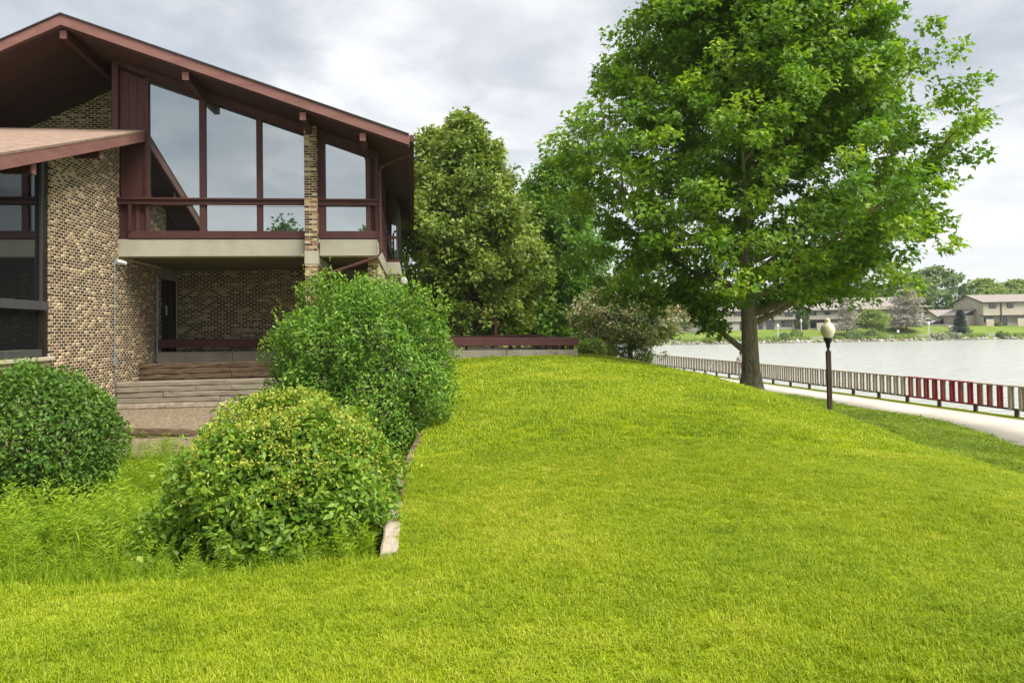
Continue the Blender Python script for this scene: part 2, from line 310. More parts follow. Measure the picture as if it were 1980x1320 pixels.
def thing(name, label, cat, loc, rz=0.0, group=None):
    o = bpy.data.objects.new(name, None); col.objects.link(o); o.empty_display_size = 0.3
    o.location = loc; o.rotation_euler = (0, 0, rz)
    MATW[o.name] = Matrix.Translation(Vector(loc)) @ Matrix.Rotation(rz, 4, 'Z')
    o['label'] = label; o['category'] = cat
    if group: o['group'] = group
    return o
def structure(o): o['kind'] = 'structure'; return o
def stuff(o): o['kind'] = 'stuff'; return o
def tag(o, label, cat, group=None):
    o['label'] = label; o['category'] = cat
    if group: o['group'] = group
    return o

# timber: a slightly warped, chamfered beam between two points
def timber(p0, p1, wid, hgt, mat, parent, name='timber', seed=0, warp=0.012):
    r = random.Random(seed); p0 = Vector(p0); p1 = Vector(p1); d = p1 - p0; L = d.length; d.normalize()
    side = d.cross(Vector((0, 0, 1))).normalized(); up = side.cross(d).normalized()
    n = max(2, int(L / 0.22)); c = 0.018; V = []; Fc = []
    sec = [(-.5, -.5, c, 0), (-.5, -.5, 0, c), (-.5, .5, 0, -c), (-.5, .5, c, 0), (.5, .5, -c, 0), (.5, .5, 0, -c), (.5, -.5, 0, c), (.5, -.5, -c, 0)]
    for i in range(n + 1):
        p = p0 + d * (L * i / n) + side * r.uniform(-warp, warp) + up * r.uniform(-warp, warp)
        for a, b, ca, cb in sec:
            j = r.uniform(-1, 1) * warp * 0.7
            V.append(tuple(p + side * (a * wid + ca + j) + up * (b * hgt + cb + r.uniform(-1, 1) * warp * 0.5)))
    for i in range(n):
        for k in range(8): Fc.append((i * 8 + k, i * 8 + (k + 1) % 8, (i + 1) * 8 + (k + 1) % 8, (i + 1) * 8 + k))
    Fc += [tuple(range(7, -1, -1)), tuple(n * 8 + k for k in range(8))]
    m = MB(); m._add(V, Fc); return m.build(name, mat, parent)

# ------------------------------------------------------------------ terrain
def tps(P):
    P = np.array(P, float); n = len(P)
    def U(r2): return np.where(r2 > 1e-9, r2 * np.log(np.maximum(r2, 1e-9)), 0.0)
    K = U(((P[:, None, :2] - P[None, :, :2]) ** 2).sum(-1)) + np.eye(n) * 0.3
    A = np.zeros((n + 3, n + 3)); A[:n, :n] = K; A[:n, n] = 1; A[:n, n + 1:] = P[:, :2]; A[n:, :n] = A[:n, n:].T
    c = np.linalg.solve(A, np.concatenate([P[:, 2], np.zeros(3)]))
    def f(X, Y):
        X = np.asarray(X, float); Y = np.asarray(Y, float); out = c[n] + c[n + 1] * X + c[n + 2] * Y
        for i in range(n): out = out + c[i] * U((X - P[i, 0]) ** 2 + (Y - P[i, 1]) ** 2)
        return out
    return f
LAWN = [(-14, -6, 2.2), (0, -6, 2.35), (10, -6, 2.1), (18, -6, 1.0), (-8, 2, 2.25), (-3, 2, 2.34), (0, 2, 2.35), (3, 2, 2.33), (7, 2, 2.2), (12, 2, 1.5),
        (-8, 5, 2.2), (-3.6, 5, 2.26), (-1, 5.5, 2.27), (1, 5.5, 2.36), (4, 5.5, 2.33), (7, 6, 2.05), (9.5, 6, 1.55), (13, 6, .85),
        (-1.3, 8.2, 2.36), (1, 8.5, 2.55), (4, 9, 2.45), (7, 10, 1.80), (9, 10, .95), (11.5, 10, .62), (15, 10, .5),
        (-1.4, 10.3, 2.36), (-1.45, 12.5, 2.44), (.2, 11, 2.66), (1.5, 14, 2.84), (4.5, 14, 2.58), (7.3, 14.6, 1.80), (9.2, 15, .92), (11.5, 15, .66), (14, 16, .5),
        (-1.5, 16, 2.66), (-1.7, 20, 2.9), (1.5, 20, 3.0), (5, 20, 2.62), (7.6, 18, 1.80), (9.6, 20, .90), (11.8, 20, .64), (14, 22, .5),
        (-1.7, 22, 3.0), (2.4, 23.5, 3.0), (5, 25, 2.45), (8.1, 25, 1.74), (10.2, 26, .90), (12.3, 29, .54), (14.5, 28, .5),
        (2.5, 27, 2.9), (5, 30, 2.45), (7.4, 34, 1.88), (9.8, 34, .95), (11.8, 36, .56), (13.3, 36, .5), (3, 34, 2.75), (4, 40, 2.3), (7, 42, 1.3), (9.5, 44, .62), (11.5, 46, .5),
        (5, 52, 1.2), (7.5, 58, .55), (9, 60, .5), (0, 30, 3.0), (-10, 30, 3.0), (-25, 30, 3.0), (-25, 15, 2.6), (-25, 0, 2.2), (0, 45, 2.6), (-20, 60, 2.6), (0, 70, 1.2), (6, 72, .5)]
lawn_z = tps(LAWN)
BED = [(-14, 5.7, 2.12), (-8, 5.4, 2.16), (-3.6, 5.2, 2.2), (-2.2, 5.3, 2.18), (-1, 5.6, 2.16), (-4, 7, 1.85), (-2, 7, 1.9), (-1.4, 7, 1.95), (-8, 7.5, 1.8), (-6.5, 9.5, 1.5), (-3, 9.5, 1.55), (-1.5, 9, 1.72),
       (-4, 12, 1.38), (-8, 12, 1.36), (-1.4, 12, 1.6), (-12, 12, 1.45), (-12, 20, 2.0), (-1.6, 16, 1.8), (-1.8, 20, 2.1)]
BED += [(*H(u, -4.15, 0)[:2], 1.30) for u in (-1, 1.5, 4)] + [(*H(u, -3.8, 0)[:2], 1.40) for u in (-1, 1.5, 4)] + [(*H(u, -2.15, 0)[:2], 1.52) for u in (-1, 1.5, 4)] + [(*H(u, -1.8, 0)[:2], 1.68) for u in (-1, 1.5, 4)] + [(*H(u, -.25, 0)[:2], 2.10) for u in (-1, 1.5, 4, 6)]
bed_z0 = tps(BED)
EDGE = [(-0.97, 5.60), (-1.10, 6.55), (-1.21, 7.4), (-1.27, 8.3), (-1.33, 9.3), (-1.40, 10.4), (-1.45, 11.8), (-1.5, 15), (-1.75, 20.3), (-1.9, 22.6)]
POLY = [(-30, 6.3), (-14, 5.6), (-8, 5.25), (-3.6, 5.08), (-2.2, 5.18)] + EDGE + [H(8.5, 2.75, 0)[:2], H(0, 2.75, 0)[:2], H(-20, 2.75, 0)[:2]]
POLY = np.array(POLY)
def poly_sd(X, Y, P=POLY):
    """signed distance, positive inside"""
    X = np.asarray(X, float); Y = np.asarray(Y, float); d = np.full(X.shape, 1e9); ins = np.zeros(X.shape, bool); n = len(P)
    for i in range(n):
        ax, ay = P[i]; bx, by = P[(i + 1) % n]; ex, ey = bx - ax, by - ay
        t = np.clip(((X - ax) * ex + (Y - ay) * ey) / (ex * ex + ey * ey), 0, 1)
        d = np.minimum(d, np.hypot(X - ax - t * ex, Y - ay - t * ey))
        c = ((ay > Y) != (by > Y)) & (X < (bx - ax) * (Y - ay) / ((by - ay) if abs(by - ay) > 1e-9 else 1e-9) + ax)
        ins ^= c
    return np.where(ins, d, -d)
def hum(X, Y): return 0.025 * np.sin(X * 1.3 + Y * .7) * np.sin(Y * 1.1 - X * .4) + 0.012 * np.sin(X * 3.1 - Y * 2.3)
def ground_z(X, Y):
    X = np.asarray(X, float); Y = np.asarray(Y, float); sdv = poly_sd(X, Y)
    fx = fence_x(Y)
    zl = lawn_z(X, Y) + hum(X, Y) * np.clip((fx - 4.5 - X) / 2, 0, 1)
    k = np.clip((X - (fx - 4.2)) / 1.4, 0, 1); k = k * k * (3 - 2 * k)
    zl = zl * (1 - k) + 0.492 * k
    k2 = np.clip((sdv + 0.02) / 0.10, 0, 1); k2 = k2 * k2 * (3 - 2 * k2)
    return zl * (1 - k2) + (bed_z0(X, Y) + 0.5 * hum(X * 1.7, Y * 1.7)) * k2
ys = np.concatenate([np.arange(-8, 2, 0.5), np.arange(2, 13, 0.11), np.arange(13, 26, 0.22), np.arange(26, 50, 0.5), np.arange(50, 90.1, 1.0)])
sx = np.concatenate([np.linspace(0, .25, 10)[:-1], np.linspace(.25, .46, 30)[:-1], np.linspace(.46, .78, 190)[:-1], np.linspace(.78, 1.0, 60)])
GY, GS = np.meshgrid(ys, sx, indexing='ij'); XL = -30.0
GX = XL + (fence_x(GY) + 0.12 - XL) * GS
GZ = ground_z(GX, GY)
nv = GX.shape[1]; ii = np.arange(GX.size).reshape(GX.shape)
quads = np.stack([ii[:-1, :-1], ii[:-1, 1:], ii[1:, 1:], ii[1:, :-1]], -1).reshape(-1, 4)
V = np.stack([GX, GY, GZ], -1).reshape(-1, 3)
cen = V[quads].mean(1); sdq = poly_sd(cen[:, 0], cen[:, 1])
def sub(mask, name, mat):
    q = quads[mask]; used, inv = np.unique(q.ravel(), return_inverse=True)
    return structure(mesh_np(name, V[used], [inv.reshape(-1, 4)], mat, smooth=True))
uw = (cen[:, :2] - HO[:2]); uq = uw @ RV[:2]; wq = uw @ DV[:2]
mulchm = (sdq > -0.03) & (wq > -5.3)
sub(sdq <= -0.03, 'lawn', 'soil'); sub((sdq > -0.03) & ~mulchm, 'planting_bed', 'bedsoil'); sub(mulchm, 'mulch_bed', 'mulch')
# seawall that carries the fence, facing the lake
mw = MB(); nY = np.arange(-8, 90, 2.0)
for a in nY: mw.hexa([(fence_x(a) + .06, a, -1.5), (fence_x(a) + .34, a, -1.5), (fence_x(a + 2) + .34, a + 2, -1.5), (fence_x(a + 2) + .06, a + 2, -1.5), (fence_x(a) + .06, a, .47), (fence_x(a) + .34, a, .47), (fence_x(a + 2) + .34, a + 2, .47), (fence_x(a + 2) + .06, a + 2, .47)])
structure(mw.build('seawall', 'oldconcrete'))
# lakeside path: near edge surveyed, far edge just short of the fence
pn = [(12.2, 12), (12.9, 16), (13.9, 19.9), (14.7, 22.6), (15.05, 25), (14.85, 27.5), (14.35, 30), (14.1, 33.8), (fence_x(40) - 2.7, 40), (fence_x(50) - 2.7, 50), (fence_x(60) - 2.7, 60), (fence_x(75) - 2.7, 75)]
pn = np.array(pn); py = np.arange(12, 75.1, 0.5); pxn = np.interp(py, pn[:, 1], pn[:, 0]) + 0.05 * np.sin(py * 2.1) + 0.03 * np.sin(py * 5.3); pxf = fence_x(py) - 0.62 + 0.04 * np.sin(py * 3.3)
nP = len(py); PV = np.concatenate([np.stack([pxn, py, np.full(nP, .51)], -1), np.stack([pxf, py, np.full(nP, .51)], -1), np.stack([pxn, py, np.full(nP, .30)], -1), np.stack([pxf, py, np.full(nP, .30)], -1)])
k = np.arange(nP - 1)
structure(mesh_np('path', PV, [np.stack([k, k + nP, k + nP + 1, k + 1], -1), np.stack([k + 2 * nP, k, k + 1, k + 1 + 2 * nP], -1), np.stack([k + nP, k + 3 * nP, k + 1 + 3 * nP, k + 1 + nP], -1)], 'path'))

# lake
m, t, b = newmat('lake_water')
b.inputs['Base Color'].default_value = (0.36, 0.375, 0.35, 1); b.inputs['Roughness'].default_value = 0.2; b.inputs['IOR'].default_value = 1.33; b.inputs['Specular IOR Level'].default_value = 0.9
tcn = N(t, 'ShaderNodeTexCoord'); mp = N(t, 'ShaderNodeMapping'); mp.inputs['Scale'].default_value = (0.40, 1.25, 1); t.links.new(tcn.outputs['Object'], mp.inputs[0])
n1 = N(t, 'ShaderNodeTexNoise'); n1.inputs['Scale'].default_value = 1.3; n1.inputs['Detail'].default_value = 4; n1.inputs['Distortion'].default_value = 0.6; t.links.new(mp.outputs[0], n1.inputs['Vector'])
bp = N(t, 'ShaderNodeBump'); bp.inputs['Strength'].default_value = 1.0; bp.inputs['Distance'].default_value = 0.55
t.links.new(n1.outputs[0], bp.inputs['Height']); t.links.new(bp.outputs[0], b.inputs['Normal']); M['water'] = m
structure(mesh_np('lake', [(-300, -150, 0), (450, -150, 0), (450, 420, 0), (-300, 420, 0)], [[(0, 1, 2, 3)]], 'water'))

# far bank
def far_z(X, Y):
    d = Y - (152.6 + 0.5 * np.sin(X * .21) + .3 * np.sin(X * .63))
    z = np.interp(d, [-3, 0, .8, 2.5, 6, 12, 22, 60, 400], [-1.2, -.1, .42, .62, 1.25, 2.7, 3.0, 3.6, 6])
    return z + 0.12 * np.sin(X * .13 + 1) * np.clip(d / 8, 0, 1)
fx_ = np.arange(-260, 420, 3.0); fy = np.concatenate([np.arange(149, 180, 0.7), np.arange(180, 260, 6), np.arange(260, 421, 40)])
FY, FX = np.meshgrid(fy, fx_, indexing='ij'); FZ = far_z(FX, FY); jj = np.arange(FX.size).reshape(FX.shape)
structure(mesh_np('far_bank', np.stack([FX, FY, FZ], -1).reshape(-1, 3), [np.stack([jj[:-1, :-1], jj[:-1, 1:], jj[1:, 1:], jj[1:, :-1]], -1).reshape(-1, 4)], 'farlawn', smooth=True))
# shoreline walk on the far bank
wx = np.arange(20, 200, 2.0); wyc = 156.6 + .35 * np.sin(wx * .11); nW = len(wx)
WV = np.concatenate([np.stack([wx, wyc - .75, far_z(wx, wyc) + .12], -1), np.stack([wx, wyc + .75, far_z(wx, wyc) + .20], -1), np.stack([wx, wyc - .75, far_z(wx, wyc) - .3], -1)]); k = np.arange(nW - 1)
structure(mesh_np('far_path', WV, [np.stack([k, k + 1, k + 1 + nW, k + nW], -1), np.stack([k + 2 * nW, k + 1 + 2 * nW, k + 1, k], -1)], 'asphalt'))
# drive curving down to it between the houses
dk = np.linspace(0, 1, 24); dyv = 157 + 22 * dk; dxc = 96.2 + 3.2 * np.sin(dk * 3.0) + 4.2 * dk; dw = 1.1 + 1.0 * dk
DVt = np.concatenate([np.stack([dxc - dw, dyv, far_z(dxc, dyv) + .16], -1), np.stack([dxc + dw, dyv, far_z(dxc, dyv) + .16], -1)]); k = np.arange(23)
structure(mesh_np('driveway', DVt, [np.stack([k, k + 24, k + 25, k + 1], -1)], 'asphalt'))
# riprap along the far waterline (too many and too small to count)
nR = 1500; rxs = rng.uniform(15, 190, nR); off = np.abs(rng.normal(0, .42, nR)); rys = 152.75 + .5 * np.sin(rxs * .21) + .3 * np.sin(rxs * .63) + off
rs = rng.uniform(.14, .42, nR) * (1 + .6 * (rng.random(nR) < .08))
ico = np.array([(0, 0, .62), (.9, .1, .1), (.3, .85, .15), (-.7, .55, .05), (-.75, -.5, .12), (.25, -.9, .08), (0, 0, -.6)]); icf = np.array([(0, 1, 2), (0, 2, 3), (0, 3, 4), (0, 4, 5), (0, 5, 1), (6, 2, 1), (6, 3, 2), (6, 4, 3), (6, 5, 4), (6, 1, 5)])
ang = rng.uniform(0, 6.28, nR); RVt = ico[None] * rs[:, None, None] * (1 + .35 * rng.normal(size=(nR, 7, 1))); ca, sa = np.cos(ang)[:, None], np.sin(ang)[:, None]
RVt = np.stack([RVt[..., 0] * ca - RVt[..., 1] * sa, RVt[..., 0] * sa + RVt[..., 1] * ca, RVt[..., 2]], -1) + np.stack([rxs, rys, far_z(rxs, rys) + .05], -1)[:, None]
o = stuff(mesh_np('shore_rocks', RVt.reshape(-1, 3), [(icf[None] + 7 * np.arange(nR)[:, None, None]).reshape(-1, 3)], 'rock', tint=np.repeat(rng.random(nR), 10)))
tag(o, 'pale broken rocks lining the far waterline', 'rocks')

# ------------------------------------------------------------------ clubhouse
CH = thing('clubhouse', 'two-storey brick clubhouse with brown gabled roof and tall windows', 'building', H(0, 0, 1.2), TH)
def hb(name, mat, u0, u1, w0, w1, z0, z1, parent=CH, bevel=0.0): return MB(H).box(u0, u1, w0, w1, z0, z1).build(name, mat, parent, bevel=bevel)
def ztop(u): return 11.82 - 0.335 * (u + .72) if u > -.72 else 11.82 - 0.52 * (-.72 - u)
def zsof(u): return ztop(u) - .30
def head(u): return 10.79 - .35 * (u - .77)
def lowroof(w): return 9.42 + .333 * w
BL, BH, BJ, BP = 0.183, 0.0475, 0.0202, 0.004
WL, WJ = 0.160, 0.043                                # wall bricks show short dark faces between wide sandy head joints
def brick_mesh(name, parent, fr, s0, s1, z0, z1, keep, mat, seed):
    """running-bond brick faces standing 9 mm proud of the mortar; fr maps (along, out, up) to world"""
    r = np.random.default_rng(seed); S, Z, Ls = [], [], []
    nc = int((z1 - z0) / (BH + BJ))
    for c in range(nc):
        z = z0 + c * (BH + BJ); s = s0 - (0 if c % 2 else (WL + WJ) / 2)
        while s < s1:
            a, bb = max(s, s0), min(s + WL, s1)
            if bb - a > .03 and keep((a + bb) / 2, z): S.append(a); Z.append(z); Ls.append(bb - a)
            s += WL + WJ
    S = np.array(S); Z = np.array(Z); Ls = np.array(Ls); n = len(S); pr = BP + r.uniform(-.0025, .0025, n)
    V = np.zeros((n, 8, 3))
    for k, (a, d, c) in enumerate([(0, 0, 0), (1, 0, 0), (1, 0, 1), (0, 0, 1), (0, 1, 0), (1, 1, 0), (1, 1, 1), (0, 1, 1)]):
        V[:, k, 0] = S + a * Ls; V[:, k, 1] = d * pr - (1 - d) * .003; V[:, k, 2] = Z + c * BH
    fs = np.array([(4, 5, 6, 7), (0, 1, 5, 4), (1, 2, 6, 5), (2, 3, 7, 6), (3, 0, 4, 7)])
    W = fr(V.reshape(-1, 3)); Fi = (fs[None] + 8 * np.arange(n)[:, None, None]).reshape(-1, 4)
    return stuff(mesh_np(name, W, [Fi], mat, parent, tint=np.repeat(r.random(n), 5)))
def fr_side(V, u=0.0): return HO + RV * (u + V[:, 1:2]) + DV * V[:, 0:1] + np.array([0, 0, 1]) * V[:, 2:3]
def fr_front(w): return lambda V: HO + RV * V[:, 0:1] + DV * (w - V[:, 1:2]) + np.array([0, 0, 1]) * V[:, 2:3]
# brick side wall (runs towards the camera) with its big window, and the recessed back wall
sw = MB(H).prism_x([(-3.64, 1.0), (3.2, 1.0), (3.2, 6.125), (.02, 6.125), (.02, 9.08), (-3.64, 7.86)], -.32, 0).build('side_wall', 'mortar', CH)
brick_mesh('brickwork', sw, fr_side, -3.64, 3.2, 1.02, 9.0, lambda s, z: z < (6.02 if s > 0 else 9.03 + .333 * s), 'brick', 1)
brick_mesh('brickwork', sw, fr_front(-3.64), -.30, 0.0, 1.02, 7.8, lambda s, z: True, 'brick', 6)
lw = MB(H).box(-.32, 0, -11, -3.642, 1.0, 3.50).build('window_wall_base', 'mortar', CH)
brick_mesh('brickwork', lw, fr_side, -8, -3.645, 2.2, 3.48, lambda s, z: True, 'brick', 2)
bw = MB(H).box(-.3, 5.25, 4.7, 4.95, 3.2, 6.3).build('back_wall', 'mortar', CH)
brick_mesh('brickwork', bw, fr_front(4.7), 0.02, 5.25, 3.44, 6.2, lambda s, z: True, 'brick', 3)
gw = MB(H).prism_y([(-5.2, 9.0), (-.06, 9.0), (-.06, 11.12), (-.72, 11.45), (-5.2, 9.14)], 2.4, 2.6).build('gable_wall', 'mortar', CH)
brick_mesh('brickwork', gw, fr_front(2.4), -5.1, -.08, 9.05, 11.5, lambda s, z: z < zsof(s) - .07, 'brick', 4)
uw_side = MB(H).box(6.35, 6.66, 1.6, 6.5, 3.2, 6.06).build('undercroft_light_block', 'mortar', CH)  # wall added out of sight to keep side light from under the deck
brick_mesh('brickwork', uw_side, fr_front(1.6), 6.36, 6.66, 3.4, 6.0, lambda s, z: True, 'brick', 8)
hb('back_wall_return', 'siding2', 5.25, 6.34, 4.7, 4.9, 3.2, 6.3)
rd = hb('terrace_door', 'bronze', 5.36, 6.3, 4.62, 4.68, 3.42, 5.72); MB(H).box(5.5, 6.16, 4.60, 4.615, 3.6, 5.6).build('pane', 'darkglass', rd)
# concrete deck
hb('concrete_beam', 'concrete', -.02, 4.8, -.06, .32, 6.07, 6.53, bevel=.012)
hb('concrete_beam', 'concrete', 5.16, 6.71, -.06, .32, 6.07, 6.53, bevel=.012)
hb('concrete_beam', 'concrete', 6.41, 6.712, .325, 6.4, 6.07, 6.53)
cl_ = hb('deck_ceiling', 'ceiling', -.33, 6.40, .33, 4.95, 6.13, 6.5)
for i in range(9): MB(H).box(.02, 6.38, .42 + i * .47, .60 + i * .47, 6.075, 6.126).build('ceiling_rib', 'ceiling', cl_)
hb('cross_beam', 'concrete', 4.82, 5.14, -.02, 4.69, 5.82, 6.066, bevel=.01)
hb('cross_beam_end', 'concrete', 4.795, 5.155, -.36, -.062, 5.82, 6.18, bevel=.01)
hb('door_lintel', 'oldconcrete', -.3, .004, 3.204, 4.69, 5.74, 6.125)
dr = hb('entry_door', 'bronze', -.14, -.05, 3.21, 4.69, 3.42, 5.735)
MB(H).box(-.05, -.02, 3.22, 3.34, 3.43, 5.73).build('door_frame', 'black', dr); MB(H).box(-.05, -.02, 4.56, 4.68, 3.43, 5.73).build('door_frame', 'black', dr); MB(H).box(-.05, -.02, 3.90, 4.0, 3.43, 5.73).build('door_frame', 'black', dr)
MB(H).box(-.02, .01, 3.66, 3.72, 4.62, 4.92).build('door_handle', 'white', dr)
# brick column: every brick its own piece
cc = MB(H).box(4.812, 5.138, -.345, -.065, 3.4, 5.819).box(4.812, 5.138, -.345, -.065, 6.181, zsof(4.97) - .06).build('brick_column', 'mortar', CH)
bm_cache = {}
def column_brick(s0, s1, face, z, tintv, wide):
    key = (round(s1 - s0, 3), face, int(tintv * 12), wide)
    if key not in bm_cache:
        L = s1 - s0; m = MB()
        a = .009
        if face == 'f': m.box(0, L, -a, .01, 0, BH, (int(tintv * 12) + .5) / 12)
        else: m.box(-.01, a, 0, L, 0, BH, (int(tintv * 12) + .5) / 12)
        me = bpy.data.meshes.new('brick'); me.from_pydata(m.v, [], m.f)
        at_ = me.attributes.new('tint', 'FLOAT', 'FACE'); at_.data.foreach_set('value', np.asarray(m.t, dtype=np.float32)); me.materials.append(M['colbrick']); bm_cache[key] = me
    o = bpy.data.objects.new('brick', bm_cache[key]); col.objects.link(o); o.parent = cc
    o.location = (s0, -.345, z - 1.2) if face == 'f' else (5.138, s0, z - 1.2)
rr = random.Random(5)
z = 3.9; c = 0
while z < zsof(4.97) - .15:
    if 5.76 < z < 6.181: z = 6.19
    cut = 4.812 + (.12 if c % 2 else .204)
    for a, b_ in ((4.812, cut), (cut + BJ, 5.138)): column_brick(a, b_, 'f', z, rr.random() * .999, 0)
    cutw = -.345 + (.08 if c % 2 == 0 else .18)
    column_brick(-.345 + .002, cutw, 's', z, rr.random() * .999, 0); column_brick(cutw + BJ, -.067, 's', z, rr.random() * .999, 0)
    z += BH + BJ; c += 1
# window front: panes, mullions, rails, boards
def sloped(name, mat, u0, u1, w0, w1, zlo, off, parent=CH):
    """upright piece whose top follows the window heads"""
    return MB(H).hexa([(u0, w0, zlo), (u1, w0, zlo), (u1, w1, zlo), (u0, w1, zlo), (u0, w0, head(u0) + off), (u1, w0, head(u1) + off), (u1, w1, head(u1) + off), (u0, w1, head(u0) + off)]).build(name, mat, parent)
for a, b_ in ((.765, 2.05), (2.20, 3.52), (3.66, 4.79), (5.33, 6.41)):
    sloped('window_pane', 'glass', a, b_, .02, .05, 7.622, 0); hb('window_pane', 'glass', a, b_, .02, .05, 6.752, 7.44)
for a, b_ in ((.70, .765), (2.05, 2.20), (3.52, 3.66), (4.79, 4.87), (5.10, 5.33), (6.41, 6.54)): sloped('mullion', 'paint', a, b_, -.07, .12, 6.752, .003)
for a, b_ in ((.26, 4.80), (5.15, 6.73)):
    hb('apron_board', 'paint', a, b_, -.085, .14, 6.545, 6.75, bevel=.008)
for a, b_ in ((.0, 4.80), (5.15, 6.76)):
    hb('rail', 'paint', a, b_, -.13, .015, 7.45, 7.565); hb('rail_cap', 'paint', a, b_, -.19, .018, 7.567, 7.62, bevel=.008)
hb('rail_post', 'paint', .28, .345, -.12, -.055, 6.752, 7.448)
hb('jamb_panel', 'paint', .0, .70, .06, .16, 6.535, 9.6)
hb('jamb_trim', 'paint', .42, .52, .0, .058, 6.75, 7.449); hb('jamb_trim', 'paint', .035, .075, .0, .058, 6.54, 7.449); hb('jamb_trim', 'paint', .055, .10, .0, .058, 7.623, 9.2); hb('jamb_trim', 'paint', .62, .698, .0, .058, 7.623, 9.2)
hb('corner_panel', 'soffit', 6.545, 6.665, .03, .1, 6.752, 8.78); hb('corner_post', 'paint', 6.665, 6.735, -.08, .12, 6.752, 8.85)
sloped('gable_post', 'paint', -.13, .02, -.09, .13, 9.40, .10)
for i in range(3): sloped('panel_board', 'paint', .035 + i * .222, .250 + i * .222, .0, .05, 9.465, -.02)
hb('panel_sill', 'paint', .02, .70, -.05, .06, 9.42, 9.462); sloped('panel_backing', 'soffit', .02, .70, .052, .1, 9.42, 0)
def strip(name, mat, u0, u1, w0, w1, lo, hi):
    return MB(H).hexa([(u0, w0, lo(u0)), (u1, w0, lo(u1)), (u1, w1, lo(u1)), (u0, w1, lo(u0)), (u0, w0, hi(u0)), (u1, w0, hi(u1)), (u1, w1, hi(u1)), (u0, w1, hi(u0))]).build(name, mat, CH)
strip('header_board', 'paint', -.13, 4.81, -.02, .1, lambda u: head(u) + .005 if u > 0 else head(u) + .105, lambda u: zsof(u) - .004)
strip('header_board', 'paint', 5.14, 6.74, -.02, .1, lambda u: head(u) + .005, lambda u: zsof(u) - .004)
strip('window_head_trim', 'soffit', .70, 4.81, -.055, -.022, lambda u: head(u) - .01, lambda u: head(u) + .06)
strip('window_head_trim', 'soffit', 5.15, 6.55, -.055, -.022, lambda u: head(u) - .01, lambda u: head(u) + .06)
strip('upper_wall_fill', 'soffit', 4.80, 5.15, .0, .1, lambda u: 6.54, lambda u: zsof(u) - .006)
# lakeside return of the front and the glazed bay behind it
hb('apron_board', 'paint', 6.60, 6.737, .142, 6.4, 6.545, 6.75); hb('rail', 'paint', 6.62, 6.745, .142, 6.4, 7.45, 7.565); hb('rail_cap', 'paint', 6.62, 6.78, .142, 6.4, 7.567, 7.62)
for i in range(4):
    hb('window_pane', 'glass', 6.66, 6.69, .25 + i * 1.54, 1.66 + i * 1.54, 7.622, 8.75); hb('window_pane', 'glass', 6.66, 6.69, .25 + i * 1.54, 1.66 + i * 1.54, 6.752, 7.44); hb('mullion', 'paint', 6.62, 6.735, 1.662 + i * 1.54, 1.788 + i * 1.54, 6.752, 8.8)
hb('upper_side_wall', 'paint', 6.60, 6.73, .13, 6.4, 8.80, 9.10)
hb('bay_floor', 'concrete', 6.60, 7.2, 6.41, 12, 6.06, 6.5, bevel=.01); bf = hb('bay_wall', 'bronze', 6.60, 7.19, 6.5, 12, 6.502, 9.0)
MB(H).box(6.76, 7.08, 6.46, 6.499, 6.62, 7.35).build('pane', 'glass', bf); MB(H).box(6.76, 7.08, 6.46, 6.499, 7.45, 8.9).build('pane', 'glass', bf)
MB(H).box(7.10, 7.14, 6.42, 6.499, 6.52, 8.95).build('frame', 'greyframe', bf); MB(H).box(6.62, 7.20, 6.42, 6.499, 7.36, 7.44).build('frame', 'paint', bf); MB(H).box(6.62, 7.20, 6.42, 6.499, 6.51, 6.60).build('frame', 'paint', bf)
hb('bay_pier', 'siding2', 6.66, 7.1, 6.6, 11.9, 3.2, 6.058)
# roof
def slab(name, mat, u0, u1, w0, w1, t0, t1): return strip(name, mat, u0, u1, w0, w1, lambda u: ztop(u) - t1, lambda u: ztop(u) - t0)
slab('roof', 'darkroof', -.72, 7.62, -1.60, 17, -.035, -.003); slab('roof', 'darkroof', -7.0, -.72, -1.60, 17, -.035, -.003)
slab('soffit', 'soffit', -.719, 7.595, -1.50, 17, .0, .30); slab('soffit', 'soffit', -7.0, -.721, -1.50, 17, .0, .30)
for a, b_ in ((-.72, 1.9), (1.905, 4.9), (4.905, 7.62)): slab('fascia_board', 'fascia', a, b_, -1.565, -1.502, .0, .255)
slab('fascia_board', 'fascia', -3.6, -.722, -1.565, -1.502, .0, .255); slab('fascia_board', 'fascia', -7.0, -3.605, -1.565, -1.502, .0, .255); slab('fascia_trim', 'fascia', -7.0, -1.25, -1.585, -1.567, .10, .255)
for i, (u, w1) in enumerate(((-.72, 2.39), (2.12, -.025), (4.95, -.07), (6.44, -.025))):
    zs = min(zsof(u - .08), zsof(u + .08))
    MB(H).hexa([(u - .075, -1.42, zs - .20), (u + .075, -1.42, zs - .20), (u + .075, w1, zs - .27), (u - .075, w1, zs - .27), (u - .075, -1.42, zs - .004), (u + .075, -1.42, zs - .004), (u + .075, w1, zs - .004), (u - .075, w1, zs - .004)]).build('outrigger_beam', 'paint', CH)
    MB(H).box(u - .077, u + .077, -1.445, -1.421, zs - .205, zs - .003).build('beam_end', 'fascia', CH)
hb('gutter', 'paint', 7.625, 7.74, -1.5, 17, ztop(7.62) - .15, ztop(7.62) + .01); hb('eave_board', 'paint', 7.597, 7.622, -1.5, 17, ztop(7.62) - .30, ztop(7.62) - .005)
MB(H).tube([(7.66, -.9, 8.86), (7.60, -.7, 8.74), (6.86, -.14, 8.52), (6.80, -.14, 8.38), (6.80, -.14, 6.16), (6.72, -.16, 6.02), (5.34, -.20, 5.56), (5.25, -.20, 5.44), (5.25, -.20, 3.45)], .042, 8).build('downspout', 'paint', CH, smooth=True)
